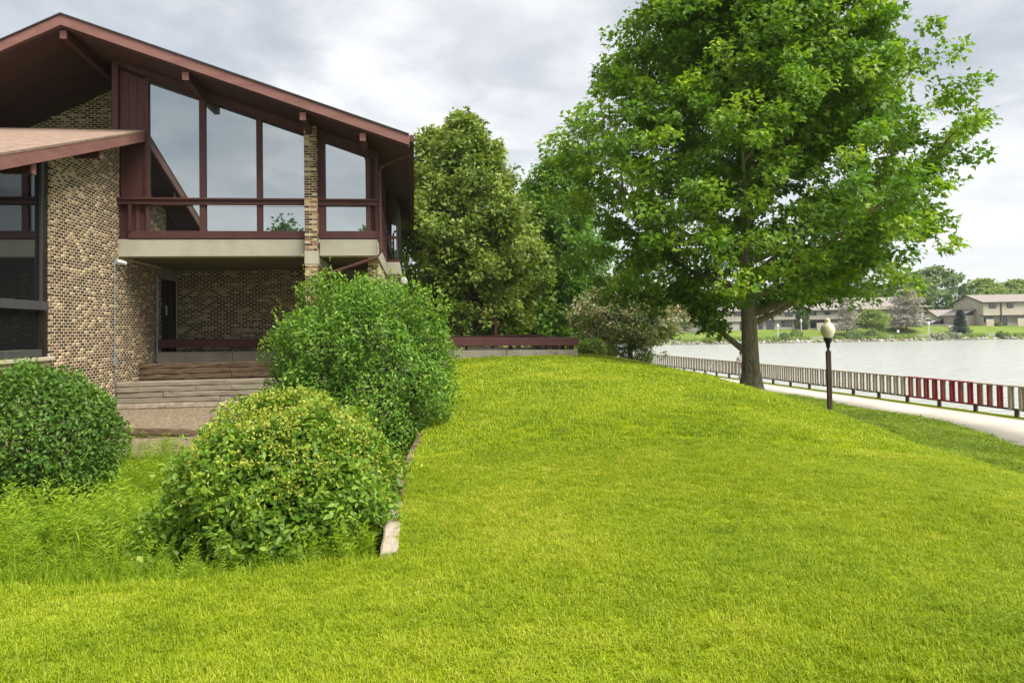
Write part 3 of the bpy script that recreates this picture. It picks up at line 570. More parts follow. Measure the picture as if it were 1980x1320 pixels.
# lower wing roof, falling towards the camera
def lr(name, mat, u0, u1, w0, w1, t0, t1, parent=CH):
    f = lambda w, t: lowroof(w) - t
    return MB(H).hexa([(u0, w0, f(w0, t1)), (u1, w0, f(w0, t1)), (u1, w1, f(w1, t1)), (u0, w1, f(w1, t1)), (u0, w0, f(w0, t0)), (u1, w0, f(w0, t0)), (u1, w1, f(w1, t0)), (u0, w1, f(w1, t0))]).build(name, mat, parent)
wr = lr('wing_roof', 'shingle', -14, .70, -9.5, -.095, -.02, .015)
nsh = 46
for i in range(nsh): lr('shingle_course', 'shingle', -14, .705, -9.5 + i * .2043, -9.5 + i * .2043 + .19, -.030 - .003 * (i % 2), -.0205, wr)
lr('wing_soffit', 'soffit', -14, .62, -9.4, -.095, .016, .25)
lr('wing_fascia', 'fascia', .622, .69, -9.5, -4.2, .016, .27); lr('wing_fascia', 'fascia', .622, .69, -4.195, -.075, .016, .27)
for w in (-2.55, -5.55):
    zc = lowroof(w - .09) - .255
    hb('wing_lookout', 'paint', .02, .57, w - .08, w + .08, zc - .20, zc); hb('beam_end', 'fascia', .571, .60, w - .085, w + .085, zc - .205, zc)
# pale-edged little roof peeping above the wing roof
MB(H).hexa([(-6, 1.2, 9.2), (-3.3, 1.2, 9.3), (-3.3, 2.2, 9.3), (-6, 2.2, 9.2), (-6, 1.2, 10.15), (-3.35, 1.2, 9.36), (-3.35, 2.2, 9.36), (-6, 2.2, 10.15)]).build('back_roof', 'farroof', CH)
MB(H).hexa([(-6, 1.1, 10.16), (-3.2, 1.1, 9.34), (-3.2, 1.19, 9.34), (-6, 1.19, 10.16), (-6, 1.1, 10.24), (-3.2, 1.1, 9.42), (-3.2, 1.19, 9.42), (-6, 1.19, 10.24)]).build('back_roof_trim', 'sill', CH)
# big window in the side wall
hb('window_sill', 'sill', -.3, .07, -11, -3.60, 3.502, 3.58, bevel=.01)
hb('window_pane', 'darkglass', -.10, -.07, -10.8, -4.02, 3.75, 6.9)
MB(H).prism_x([(-10.8, 6.902), (-4.02, 6.902), (-4.02, lowroof(-4.02) - .26), (-10.8, lowroof(-10.8) - .26)], -.10, -.07).build('window_pane', 'darkglass', CH)
hb('window_frame', 'greyframe', -.14, .0, -10.8, -3.99, 3.585, 3.745, bevel=.006); hb('window_frame', 'greyframe', -.06, .045, -10.8, -3.80, 4.56, 4.74, bevel=.006)
MB(H).prism_x([(-4.015, 3.585), (-3.65, 3.585), (-3.65, lowroof(-3.65) - .26), (-4.015, lowroof(-4.015) - .26)], -.30, -.05).build('window_jamb', 'bronze', CH)
MB(H).prism_x([(-3.99, 4.745), (-3.955, 4.745), (-3.955, lowroof(-3.955) - .26), (-3.99, lowroof(-3.99) - .26)], -.049, .0).build('window_stop', 'greyframe', CH)
MB(H).prism_x([(-7.5, 4.745), (-7.3, 4.745), (-7.3, lowroof(-7.3) - .26), (-7.5, lowroof(-7.5) - .26)], -.069, .03).build('mullion', 'bronze', CH)

# things fixed to the walls
def bullet(name, label, cat, loc):
    return thing(name, label, cat, loc, TH)
sc = bullet('security_camera', 'white security camera with grey conduit on the brick side wall', 'camera', H(.02, -.30, 5.85))
MB(H).box(.0, .06, -.36, -.24, 5.84, 5.98).build('mount', 'galv', sc); MB(H).tube([(.06, -.30, 5.92), (.10, -.22, 5.92), (.16, -.02, 5.90)], [.04, .062, .058], 12).build('body', 'white', sc, smooth=True)
MB(H).tube([(.16, -.02, 5.90), (.165, .0, 5.898)], [.045, .045], 12).build('lens', 'black', sc); MB(H).tube([(.025, -.36, 5.86), (.025, -.36, 3.42)], .015, 6).build('conduit', 'galv', sc)
MB(H).box(.012, .07, -.42, -.30, 3.24, 3.42).build('junction_box', 'galv', sc); MB(H).tube([(.02, -.34, 3.24), (.02, -.34, 2.2)], .008, 5).build('cable', 'galv', sc)
dp = thing('drain_pipe', 'grey pipe running up the brick wall beside the dark doorway', 'pipe', H(.05, 2.68, 3.2), TH)
MB(H).tube([(.05, 2.68, 3.2), (.05, 2.68, 5.80)], .035, 8).build('pipe', 'galv', dp, smooth=True); MB(H).box(.012, .10, 2.62, 2.74, 4.4, 4.44).build('clamp', 'galv', dp); MB(H).box(.012, .10, 2.62, 2.74, 5.5, 5.54).build('clamp', 'galv', dp)
wl = thing('wall_lamp', 'white round wall lamp below the glazed bay', 'lamp', H(7.34, 6.3, 5.7), TH)
MB(H).tube([(7.1, 6.5, 5.98), (7.34, 6.3, 6.0), (7.34, 6.3, 5.94)], .03, 8).build('arm', 'greyframe', wl); MB(H).lathe((7.34, 6.3, 5.66), [(.02, 0), (.11, .05), (.13, .13), (.12, .2), (.07, .25), (.07, .29)], 14).build('shade', 'white', wl, smooth=True)

# ------------------------------------------------------------------ terrace with its edge wall and bench
def drop(u): return -.0155 * u
def tb(name, mat, u0, u1, w0, w1, z0, z1, parent, bevel=0):
    return MB(H).hexa([(u0, w0, z0 + drop(u0)), (u1, w0, z0 + drop(u1)), (u1, w1, z0 + drop(u1)), (u0, w1, z0 + drop(u0)), (u0, w0, z1 + drop(u0)), (u1, w0, z1 + drop(u1)), (u1, w1, z1 + drop(u1)), (u0, w1, z1 + drop(u0))]).build(name, mat, parent, bevel=bevel)
structure(tb('terrace', 'paver', .0, 12.75, 2.9, 11, 2.7, 3.40, None))
cw = thing('terrace_wall', 'low concrete wall edging the terrace below the long brown bench', 'wall', H(6, 2.7, 2.4), TH)
uu = [.06, 2.2, 4.4, 6.6, 8.9, 10.6, 12.92]
for i in range(6): tb('wall_section', 'oldconcrete', uu[i], uu[i + 1] - .012, 2.70, 2.96, 2.5, 3.49, cw, .012)
MB(H).box(12.66, 12.92, 2.97, 9, 2.5, 3.29).build('wall_section', 'oldconcrete', cw, bevel=.012)
bn = thing('terrace_bench', 'long dark brown plank bench on short posts along the terrace edge', 'bench', H(6, 2.8, 3.4), TH)
for a, b_ in ((.03, 3.5), (3.505, 7.4), (7.405, 9.9), (9.905, 12.94)):
    tb('front_board', 'paint', a, b_, 2.66, 2.705, 3.625, 3.875, bn, .006)
    for k in range(3): tb('seat_plank', 'paint', a, b_, 2.71 + k * .155, 2.855 + k * .155, 3.83, 3.872 + .002 * k, bn, .006)
for u in (1.2, 3.0, 4.8, 6.6, 8.4, 9.3, 10.75, 12.2, 12.75): tb('post', 'paint', u - .06, u + .06, 2.80, 3.0, 3.40, 3.83, bn)
b2 = thing('terrace_bench', 'brown plank bench along the far lakeside edge of the terrace', 'bench', H(12.6, 6, 3.2), TH)
MB(H).box(12.9, 12.945, 3.2, 9, 3.43, 3.68).build('front_board', 'paint', b2)
for k in range(3): MB(H).box(12.44 + k * .155, 12.585 + k * .155, 3.2, 9, 3.63, 3.675 + .002 * k).build('seat_plank', 'paint', b2)
for w in (3.9, 5.4, 6.9, 8.4): MB(H).box(12.6, 12.72, w - .06, w + .06, 3.19, 3.63).build('post', 'paint', b2)
b3 = thing('terrace_bench', 'brown plank bench at the back of the terrace under the trees', 'bench', H(10, 9.2, 3.2), TH)
for k in range(3): MB(H).box(8, 12.9, 9.05 + k * .155, 9.195 + k * .155, 3.70, 3.742 + .002 * k).build('seat_plank', 'paint', b3)
MB(H).box(8, 12.9, 9.0, 9.045, 3.49, 3.745).build('front_board', 'paint', b3)
for u in (8.6, 9.7, 10.8, 11.9): MB(H).box(u, u + .12, 9.2, 9.4, 3.22, 3.70).build('post', 'paint', b3)

# ------------------------------------------------------------------ timber retaining walls
def boards(t, rows, u0, u1, w, z0, z1, mat, cuts, seed, warp=.004):
    h = (z1 - z0) / rows
    for r in range(rows):
        cs = [u0] + [c for c in cuts[r]] + [u1]
        for i in range(len(cs) - 1):
            timber(H(cs[i] + .006, w + random.Random(seed + r * 9 + i).uniform(-.02, .02), z0 + h * (r + .5)), H(cs[i + 1] - .006, w, z0 + h * (r + .5)), .17, h - .008, mat[r % len(mat)], t, seed=seed + r * 10 + i, warp=warp)
t2 = thing('timber_wall', 'short upper retaining wall of dark split timbers below the terrace', 'retaining wall', H(2, 1.42, 2.7), TH)
boards(t2, 3, 0.02, 5.2, 1.42, 2.74, 3.20, ['timber_dark'], [[2.5], [2.45, 3.6], [2.35, 4.0]], 40, .008)
t1 = thing('timber_wall', 'lower retaining wall of grey weathered timbers beside the brick wall', 'retaining wall', H(2, -.2, 2.1), TH)
boards(t1, 5, 0.03, 5.4, -.2, 2.09, 2.80, ['timber_pale', 'timber_grey', 'timber_grey', 'timber_grey', 'timber_grey'], [[1.2, 3.4], [2.6], [1.18, 1.34, 3.0], [2.0, 2.9], [2.7]], 60)
structure(hb('mulch_tier', 'mulch', .02, 5.4, -.12, 1.36, 2.0, 2.73, None)); structure(hb('mulch_tier', 'mulch', .02, 5.2, 1.48, 2.69, 2.4, 3.12, None))
e1 = thing('timber_edging', 'warped dark timber edging on the upper mulch slope', 'edging', H(1.5, -2, 1.5), TH)
timber(H(-.2, -2, 1.74), H(1.3, -2.03, 1.75), .12, .15, 'timber_dark', e1, seed=3, warp=.015); timber(H(-.2, -2, 1.585), H(1.3, -2.0, 1.59), .12, .15, 'timber_dark', e1, seed=4); timber(H(1.25, -2.06, 1.73), H(3.6, -1.95, 1.57), .12, .15, 'timber_dark', e1, seed=5, warp=.02); timber(H(1.35, -2.02, 1.56), H(3.6, -2.0, 1.44), .12, .12, 'timber_dark', e1, seed=8)
e2 = thing('timber_edging', 'dark timber edging half hidden by weeds at the foot of the mulch slope', 'edging', H(2, -4, 1.3), TH)
timber(H(-.3, -4, 1.36), H(2.2, -4.03, 1.38), .13, .16, 'timber_dark', e2, seed=6); timber(H(2.22, -4.0, 1.37), H(4.2, -3.95, 1.33), .13, .16, 'timber_dark', e2, seed=7)
# lawn-edge retaining timbers, curving away behind the shrubs
el = thing('lawn_edging', 'pale cracked timber wall holding the lawn edge behind the shrubs', 'retaining wall', (-1.3, 8, 1.9))
for i in range(len(EDGE) - 3):
    (xa, ya), (xb, yb) = EDGE[i], EDGE[i + 1]
    za, zb = float(lawn_z(xa, ya)) + (.035, .0, .02, -.01, .01, 0, 0, 0)[i], float(lawn_z(xb, yb)) + (.03, -.01, .015, .0, -.01, 0, 0, 0)[i]
    n = 1 if math.hypot(xb - xa, yb - ya) < 2 else 2
    for r in range(4): timber((xa, ya + .01, za - .10 - r * .185), (xb, yb - .01, zb - .10 - r * .185), .15, .178, 'timber_pale' if (r == 0 and i == 0) else ('timber_grey' if i < 2 else 'timber_dark'), el, seed=100 + i * 7 + r, warp=.006)

# ------------------------------------------------------------------ foliage helpers
def unit(a): return a / np.maximum(np.linalg.norm(a, axis=-1, keepdims=True), 1e-9)
LEAF = {
    'oval': (np.array([(0, 0, 0), (.22, .20, .05), (.27, .50, .08), (0, 1.05, -.10), (-.27, .50, .08), (-.22, .20, .05)]), np.array([(0, 1, 2), (0, 2, 3), (0, 3, 4), (0, 4, 5)])),
    'slim': (np.array([(0, 0, 0), (.13, .40, .03), (0, 1.1, -.12), (-.13, .40, .03)]), np.array([(0, 1, 2), (0, 2, 3)])),
    'lobed': (np.array([(0, 0, 0), (.52, .12, -.06), (.26, .36, .05), (.46, .62, -.04), (.17, .62, .05), (0, 1, -.10), (-.17, .62, .05), (-.46, .62, -.04), (-.26, .36, .05), (-.52, .12, -.06), (0, .40, .05)]), np.array([(10, k, (k + 1) % 10) for k in range(10)])),
    'star': (np.array([(0, 0, 0), (.50, .20, -.06), (.22, .45, .05), (0, 1, -.08), (-.22, .45, .05), (-.50, .20, -.06)]), np.array([(0, 1, 2), (0, 2, 3), (0, 3, 4), (0, 4, 5)])),
    'spray': (np.array([(-.10, 0, 0), (.10, 0, 0), (.16, .6, .03), (0, 1.15, -.08), (-.16, .6, .03)]), np.array([(0, 1, 2), (0, 2, 4), (4, 2, 3)])),
    'blade': (np.array([(-.10, 0, 0), (.10, 0, 0), (0, 1, 0)]), np.array([(0, 1, 2)])),
}
def leaf_arrays(C, A, Nn, size, shape, tint):
    sv, sf = LEAF[shape]; A = unit(A); S = unit(np.cross(A, Nn)); Nn = np.cross(S, A); n, k = len(C), len(sv)
    V = C[:, None] + size[:, None, None] * (sv[None, :, 0:1] * S[:, None] + sv[None, :, 1:2] * A[:, None] + sv[None, :, 2:3] * Nn[:, None])
    Fi = (sf[None] + k * np.arange(n)[:, None, None]).reshape(-1, 3)
    return V.reshape(-1, 3), Fi, np.repeat(tint, len(sf))
def bez(p0, p1, p2, n):
    t = np.linspace(0, 1, n)[:, None]; return (1 - t) ** 2 * p0 + 2 * t * (1 - t) * p1 + t * t * p2
def foliage(r, centres, axis_xy, n_leaves, spread, size, shape, flat=.7, up=.7, out=.5, droop=.25, tintspread=.18):
    """leaves gathered round cluster centres"""
    nc = len(centres); idx = r.integers(0, nc, n_leaves); sp = spread * r.uniform(.6, 1.25, nc)
    off = r.normal(size=(n_leaves, 3)); off = off / np.maximum(np.linalg.norm(off, axis=1, keepdims=True), 1e-6) * r.uniform(.15, 1.0, (n_leaves, 1)) ** .6
    off[:, 2] *= flat; C = centres[idx] + off * sp[idx][:, None]
    o = C - np.array([axis_xy[0], axis_xy[1], 0]); o[:, 2] = 0; o = unit(o)
    Nn = unit(np.array([0, 0, up]) + o * out + r.normal(size=(n_leaves, 3)) * .45)
    A = unit(o * .7 + off * .6 + np.array([0, 0, -droop]) + r.normal(size=(n_leaves, 3)) * .55)
    ct = r.uniform(0, 1, nc); tint = np.clip(.5 + (ct[idx] - .5) * .55 + r.normal(0, tintspread, n_leaves), 0, 1)
    return leaf_arrays(C, A, Nn, size * r.uniform(.65, 1.2, n_leaves), shape, tint)
def tree(name, label, cat, base, prof, r0, seed, n_limb, n_leaf, size, shape, leafm, barkm='darkbark', spread=.55, limb_lo=.12, rise=.45, group=None, extra=0.8, sub_n=5, flat=.7, squash=(1, 1), trunk_top=.93, droop=.25, lean=(0, 0), low_limbs=(), leader=True, inner=.20):
    """prof: list of (height above base, radius) of the crown envelope"""
    r = np.random.default_rng(seed); base = np.array(base, float); T = thing(name, label, cat, tuple(base), 0, group)
    hs = np.array([p[0] for p in prof]); rs = np.array([p[1] for p in prof]); top = hs[-1]
    env = lambda h, az: np.interp(h, hs, rs) * (1 + .05 * math.sin(2 * az + seed) + .09 * math.sin(5 * az + h * .9 + seed) + .06 * math.sin(9 * az + 2 * h))
    def ax(h): return base + np.array([lean[0] * h / top + .006 * top * math.sin(h * .5 + seed), lean[1] * h / top + .006 * top * math.cos(h * .37 + seed), h])
    tk = MB(); nt_ = 14; tt = top * trunk_top
    hh = [tt * (i / nt_) ** 1.15 for i in range(nt_ + 1)]
    rad = [max(r0 * (1 - h / tt) ** .75, r0 * .05) * (1 + .55 * math.exp(-h / (r0 * 1.3))) for h in hh]
    hh0 = [-.35] + hh; tk.tube([tuple(ax(max(h, 0)) + np.array([0, 0, min(h, 0)])) for h in hh0], [rad[0] * 1.2] + rad, 12)
    cents = []
    limbs = []
    for i in range(n_limb):
        f = limb_lo + (0.97 - limb_lo) * ((i + r.uniform(.1, .9)) / n_limb); az = i * 2.39996 + r.uniform(-.3, .3); limbs.append((f * tt, az, 1.0))
    for h0, az, k in list(limbs) + list(low_limbs):
        s = ax(h0); L0 = np.interp(h0, hs, rs); he = min(h0 + rise * max(L0, .12 * top) * r.uniform(.5, 1.3), top * .985)
        if he < hs[0] + .1: he = hs[0] + r.uniform(.4, 1.0)
        Re = env(he, az) * r.uniform(.74, 1.0) * k
        e = np.array([base[0] + lean[0] * he / top + math.cos(az) * Re * squash[0], base[1] + lean[1] * he / top + math.sin(az) * Re * squash[1], base[2] + he])
        mid = s * .45 + e * .55 + np.array([0, 0, -.10 * Re if he - h0 > 0 else .1]); pts = bez(s, mid, e, 7)
        rb = max(np.interp(h0, hh, rad) * .50, .016); tk.tube([tuple(p) for p in pts], list(np.linspace(rb, .012, 7)), 6, cap=False)
        for j in range(sub_n):
            tpar = .30 + .70 * (j + r.uniform(.2, .9)) / sub_n; q = pts[min(int(tpar * 6), 6)] ; d = unit(e - s)
            sd_ = unit(np.cross(d, [0, 0, 1])) * (1 if j % 2 else -1); ln = Re * r.uniform(.22, .42) * (1.15 - .45 * tpar)
            q2 = q + (d * .6 + sd_ * r.uniform(.5, 1) + np.array([0, 0, r.uniform(.0, .55)])) * ln
            tk.tube([tuple(q), tuple((q + q2) / 2 + np.array([0, 0, .06 * ln])), tuple(q2)], [rb * .38, rb * .22, .006], 5, cap=False)
            cents += [q2, (q + q2) / 2]
        cents += [e, pts[5], pts[4] + r.normal(size=3) * .15 * Re]
    nx = int(len(cents) * extra)                    # twigs between the limbs, towards the outside of the crown
    for _ in range(nx):
        h = r.uniform(hs[0], top * .99); az = r.uniform(0, 2 * math.pi); q = env(h, az) * math.sqrt(r.uniform(inner, .92)); a = ax(h)
        cents.append(np.array([a[0] + math.cos(az) * q * squash[0], a[1] + math.sin(az) * q * squash[1], a[2]]))
    cents = np.array(cents)
    if leader: cents = np.vstack([cents, [ax(top * .97), ax(top * .92)]])
    tk.build('trunk', barkm, T, smooth=True)
    V, Fi, ti = foliage(r, cents, base[:2], n_leaf, spread, size, shape, flat=flat, droop=droop)
    mesh_np('crown', V, [Fi], leafm, T, tint=ti)
    return T
M['maple'] = leaf_mat('maple_leaf', [(0, (0.058, 0.14, 0.009)), (0.45, (0.115, 0.24, 0.014)), (0.8, (0.215, 0.36, 0.022)), (1, (0.37, 0.47, 0.04))], .38)
M['linden'] = leaf_mat('linden_leaf', [(0, (0.075, 0.13, 0.02)), (0.45, (0.165, 0.25, 0.036)), (0.8, (0.29, 0.37, 0.06)), (1, (0.44, 0.47, 0.14))], .33)
M['bright'] = leaf_mat('light_green_leaf', [(0, (0.055, 0.14, 0.012)), (0.5, (0.1, 0.225, 0.018)), (1, (0.23, 0.36, 0.04))], .38)
M['deep'] = leaf_mat('deep_green_leaf', [(0, (0.038, 0.095, 0.012)), (0.5, (0.07, 0.155, 0.018)), (1, (0.14, 0.25, 0.03))], .3)
M['crab'] = leaf_mat('blossoming_leaf', [(0, (0.075, 0.145, 0.024)), (0.35, (0.125, 0.2, 0.034)), (0.56, (0.19, 0.23, 0.05)), (0.66, (0.4, 0.33, 0.21)), (0.85, (0.55, 0.47, 0.34)), (1, (0.66, 0.58, 0.47))], .25)
M['blue'] = leaf_mat('blue_spruce_needle', [(0, (.022, .045, .032)), (1, (.050, .088, .062))], .1)
M['greyspruce'] = leaf_mat('grey_thinning_needle', [(0, (0.24, 0.225, 0.18)), (0.5, (0.38, 0.355, 0.29)), (1, (0.54, 0.5, 0.43))], .1)
M['hazegreen'] = leaf_mat('distant_leaf', [(0, (0.08, 0.145, 0.045)), (0.5, (0.125, 0.215, 0.066)), (1, (0.21, 0.3, 0.09))], .3)
M['hazelight'] = leaf_mat('distant_light_leaf', [(0, (0.14, 0.22, 0.05)), (0.5, (0.21, 0.295, 0.065)), (1, (0.3, 0.38, 0.085))], .3)
M['shrubdark'] = leaf_mat('privet_leaf', [(0, (0.038, 0.092, 0.01)), (0.5, (0.075, 0.165, 0.017)), (0.85, (0.15, 0.265, 0.028)), (1, (0.26, 0.38, 0.06))], .28, rough=.5, spec=.3)
M['shrubmid'] = leaf_mat('small_shrub_leaf', [(0, (0.042, 0.115, 0.012)), (0.45, (0.095, 0.215, 0.02)), (0.8, (0.21, 0.345, 0.034)), (1, (0.38, 0.48, 0.07))], .32, rough=.5, spec=.3)
M['dogwood'] = leaf_mat('dogwood_leaf', [(0, (0.055, 0.135, 0.01)), (0.5, (0.12, 0.235, 0.017)), (0.85, (0.215, 0.335, 0.028)), (1, (0.33, 0.43, 0.05))], .32, rough=.45)
M['blossom'] = leaf_mat('yellow_green_bud', [(0, (0.22, 0.29, 0.025)), (0.5, (0.34, 0.39, 0.04)), (1, (0.48, 0.48, 0.1))], .3)
M['weed'] = leaf_mat('weed_leaf', [(0, (0.125, 0.225, 0.008)), (0.5, (0.22, 0.34, 0.01)), (1, (0.34, 0.44, 0.02))], .4)
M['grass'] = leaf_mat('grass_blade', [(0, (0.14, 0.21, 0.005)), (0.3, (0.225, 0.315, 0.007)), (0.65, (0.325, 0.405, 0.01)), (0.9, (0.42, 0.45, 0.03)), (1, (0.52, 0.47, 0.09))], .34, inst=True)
M['whitebush'] = leaf_mat('white_blossom', [(0, (.07, .12, .04)), (.45, (.10, .16, .05)), (.55, (.5, .5, .45)), (1, (.68, .68, .64))], .2)

def shrub(name, label, base, c, rad, seed, n, size, shape, mat, lump=.12, group=None, shell=.30, flatbot=-.75, up=.5, droop=.2, twigs=60, twigcol='darkbark', shoots=0):
    r = np.random.default_rng(seed); T = thing(name, label, 'shrub', tuple(base), 0, group); c = np.array(c, float); rad = np.array(rad, float)
    d = unit(r.normal(size=(int(n * 2.2), 3))); d = d[d[:, 2] > flatbot][:n]; n = len(d)
    ph = r.uniform(0, 6.28, (9, 3)); fq = r.uniform(2, 9, (9, 3)) * r.choice([-1, 1], (9, 3))
    bump = sum(np.sin(d @ (fq[i]) + ph[i, 0]) for i in range(9)) / 9 + .35 * sum(np.sin(d @ (fq[i] * 2.7) + ph[i, 1]) for i in range(9)) / 9
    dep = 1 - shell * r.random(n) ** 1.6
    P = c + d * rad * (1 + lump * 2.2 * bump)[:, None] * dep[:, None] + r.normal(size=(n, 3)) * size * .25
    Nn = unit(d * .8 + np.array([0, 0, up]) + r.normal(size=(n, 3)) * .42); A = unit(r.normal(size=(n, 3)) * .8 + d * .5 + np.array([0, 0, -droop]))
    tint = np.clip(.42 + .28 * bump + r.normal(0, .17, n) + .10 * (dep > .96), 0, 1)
    V, Fi, ti = leaf_arrays(P, A, Nn, size * r.uniform(.6, 1.2, n), shape, tint)
    if shoots:                                       # young shoots poking out of the outline
        k = r.choice(n, shoots); Vs, Fs_, ts = [], [], []; nV = len(V)
        for j in k:
            if d[j, 2] < .05: continue
            dirn = unit(d[j] * .7 + np.array([0, 0, .6]) + r.normal(size=3) * .2); L = r.uniform(1.5, 6.5) * size; m_ = int(r.integers(6, 13))
            s_ = np.linspace(0, L, m_)[:, None]; C = c + d[j] * rad * (1 + lump * 2.2 * bump[j]) + dirn * s_
            v, f, t_ = leaf_arrays(C, unit(r.normal(size=(m_, 3)) + dirn * .8), unit(r.normal(size=(m_, 3)) + np.array([0, 0, .8])), size * r.uniform(.5, .95, m_), shape, np.clip(r.normal(.72, .12, m_), 0, 1))
            Vs.append(v); Fs_.append(f + nV); nV += len(v); ts.append(t_)
        if Vs: V = np.vstack([V] + Vs); Fi = np.vstack([Fi] + Fs_); ti = np.concatenate([ti] + ts)
    mesh_np('foliage', V, [Fi], mat, T, tint=ti)
    mb = MB(); b = np.array(base, float)
    for j in range(twigs):
        q = c + d[j % n] * rad * r.uniform(.6, .93); s0 = b + np.array([r.normal() * rad[0] * .14, r.normal() * rad[1] * .14, .0])
        mb.tube([tuple(s0), tuple((s0 * .45 + q * .55) + np.array([0, 0, .08])), tuple(q)], [.022 * rad[0] + .006, .012, .005], 5, cap=False)
    mb.build('stems', twigcol, T)
    return T, (d, bump, c, rad, r)

# ------------------------------------------------------------------ trees on this side of the lake
gz = lambda x, y: float(ground_z(np.array([x]), np.array([y]))[0])
MX, MY = 8.09, 25.0
tree('maple_tree', 'big spreading green maple with thick trunk on the lawn slope', 'tree', (MX, MY, gz(MX, MY) - .02),
     [(3.0, 3.6), (3.8, 5.4), (6.2, 6.7), (7.7, 7.0), (9.0, 6.4), (10.2, 5.5), (11.6, 5.2), (12.6, 4.5), (14.0, 4.0), (15.6, 3.0), (17.0, 1.5)], .29, 21, 48, 165000, .19, 'star', 'maple', 'bark', spread=.60, limb_lo=.19, rise=.62, extra=1.15, sub_n=7, flat=.62, droop=.35, lean=(.5, 0), inner=.06,
     low_limbs=((1.25, 2.9, .52), (2.3, .3, .8), (2.6, 5.6, .85)))
tree('linden_tree', 'tall dense olive-green tree beside the clubhouse eave', 'tree', (-1.75, 36, 3.0),
     [(.8, 2.6), (2.2, 3.9), (4.0, 4.1), (5.8, 3.7), (7.4, 3.1), (9.0, 2.2), (10.4, 1.3), (11.4, .6), (11.9, .2)], .22, 32, 46, 46000, .22, 'star', 'linden', 'darkbark', spread=.46, limb_lo=.08, rise=.75, extra=.7, sub_n=6, flat=.95, lean=(-.5, 0))
tree('linden_tree', 'narrow olive-green tree top rising right behind the roof corner', 'tree', (-4.2, 37.5, 3.0),
     [(1.2, 1.8), (3, 2.4), (6, 2.2), (8.6, 1.5), (10.4, .8), (11.6, .25)], .18, 33, 30, 18000, .22, 'star', 'linden', 'darkbark', spread=.44, limb_lo=.08, rise=.8, extra=.7, sub_n=5, flat=.95)
tree('lakeside_tree', 'light green tree seen left of the maple, with sparse upper twigs', 'tree', (3.6, 44, 2.2),
     [(1.2, 2.8), (3.5, 3.9), (6, 3.6), (8.2, 3.0), (10, 2.2), (11.3, 1.3), (12.0, .5)], .17, 34, 34, 26000, .24, 'star', 'bright', 'greybark', spread=.62, limb_lo=.12, rise=.65, extra=.6, sub_n=5, flat=.8, lean=(-1.0, 0))
tree('background_tree', 'dark leafy tree in the shade behind the terrace bench', 'tree', (1.6, 48, 2.4),
     [(.7, 2.8), (2.4, 4.2), (5.0, 4.0), (7.5, 2.9), (9.4, 1.0)], .18, 35, 32, 24000, .27, 'star', 'deep', 'darkbark', spread=.65, limb_lo=.1, rise=.5, extra=1.0, sub_n=5)
tree('background_tree', 'dark leafy tree low between the olive tree and the bench', 'tree', (-3.5, 50, 2.4),
     [(.5, 3.0), (2.2, 4.6), (4.2, 4.4), (6, 3.2), (7.6, 1.0)], .18, 36, 28, 18000, .28, 'star', 'deep', 'darkbark', spread=.7, limb_lo=.1, rise=.5, extra=1.0, sub_n=5)
tree('crabapple_tree', 'low rounded tree with faded pinkish blossom near the fence', 'tree', (6.0, 37, gz(6.0, 37) - .03),
     [(1.1, 1.9), (1.8, 3.1), (2.6, 3.4), (3.4, 2.8), (4.2, 1.1)], .15, 37, 28, 27000, .155, 'oval', 'crab', 'darkbark', spread=.42, limb_lo=.22, rise=.5, extra=1.0, sub_n=6, flat=.8, trunk_top=.8)
tree('background_tree', 'green tree filling the gap left of the pinkish tree', 'tree', (4.0, 56, 1.2),
     [(1.0, 2.6), (3, 3.8), (5, 3.6), (7, 2.4), (8.2, .8)], .17, 39, 26, 15000, .30, 'star', 'bright', 'darkbark', spread=.7, limb_lo=.12, rise=.5, extra=1.0, sub_n=5)
for i, (x, y, r0, lb) in enumerate(((3.6, 33, .62, 'small grey-green shrub at the terrace corner'), (4.6, 35.2, .5, 'tiny grey-green shrub between two lakeside shrubs'), (6.1, 36.0, .85, 'rounded grey-green shrub under the pinkish tree'))):
    z = gz(x, y); shrub('small_shrub', lb, (x, y, z), (x, y, z + r0 * .55), (r0, r0, r0 * .75), 50 + i, 2600, .10, 'oval', 'crab' if i == 9 else 'linden', group='low shrubs by the lakeside', twigs=20)

# ------------------------------------------------------------------ the three big shrubs by the house
bz = lambda x, y: float(ground_z(np.array([x]), np.array([y]))[0])
shrub('round_shrub', 'clipped round dark green shrub below the big side window', (-6.55, 10, bz(-6.55, 10)), (-6.62, 10.0, 2.50), (1.10, 1.10, 1.12), 61, 27000, .062, 'oval', 'shrubdark', lump=.075, shell=.32, twigs=70, shoots=25, flatbot=-.9)
shrub('tall_shrub', 'tall broad green shrub in front of the brick column', (-2.55, 12.4, bz(-2.55, 12.4)), (-2.58, 12.4, 3.15), (1.55, 1.5, 1.78), 62, 58000, .063, 'oval', 'shrubmid', lump=.19, shell=.34, twigs=90, shoots=320, flatbot=-.93)
ys_, inf = shrub('dogwood_shrub', 'wide low shrub with yellow-green flower buds at the lawn edge', (-2.05, 6.95, bz(-2.05, 6.95)), (-2.10, 6.75, 2.38), (.97, 1.12, 1.01), 63, 30000, .064, 'oval', 'dogwood', lump=.15, shell=.40, twigs=80, twigcol='timber_dark', shoots=60, flatbot=-.6)
d, bump, c_, rad_, r_ = inf; k = np.where((d[:, 2] > .12))[0]; pk = r_.choice(k, 1150, p=(d[k, 2] ** 1.3) / (d[k, 2] ** 1.3).sum()); C = []
for j in pk:
    q = c_ + d[j] * rad_ * (1.02 + .08 * 2.2 * bump[j]); C.append(q + r_.normal(size=(9, 3)) * .022)
C = np.concatenate(C); nB = len(C)
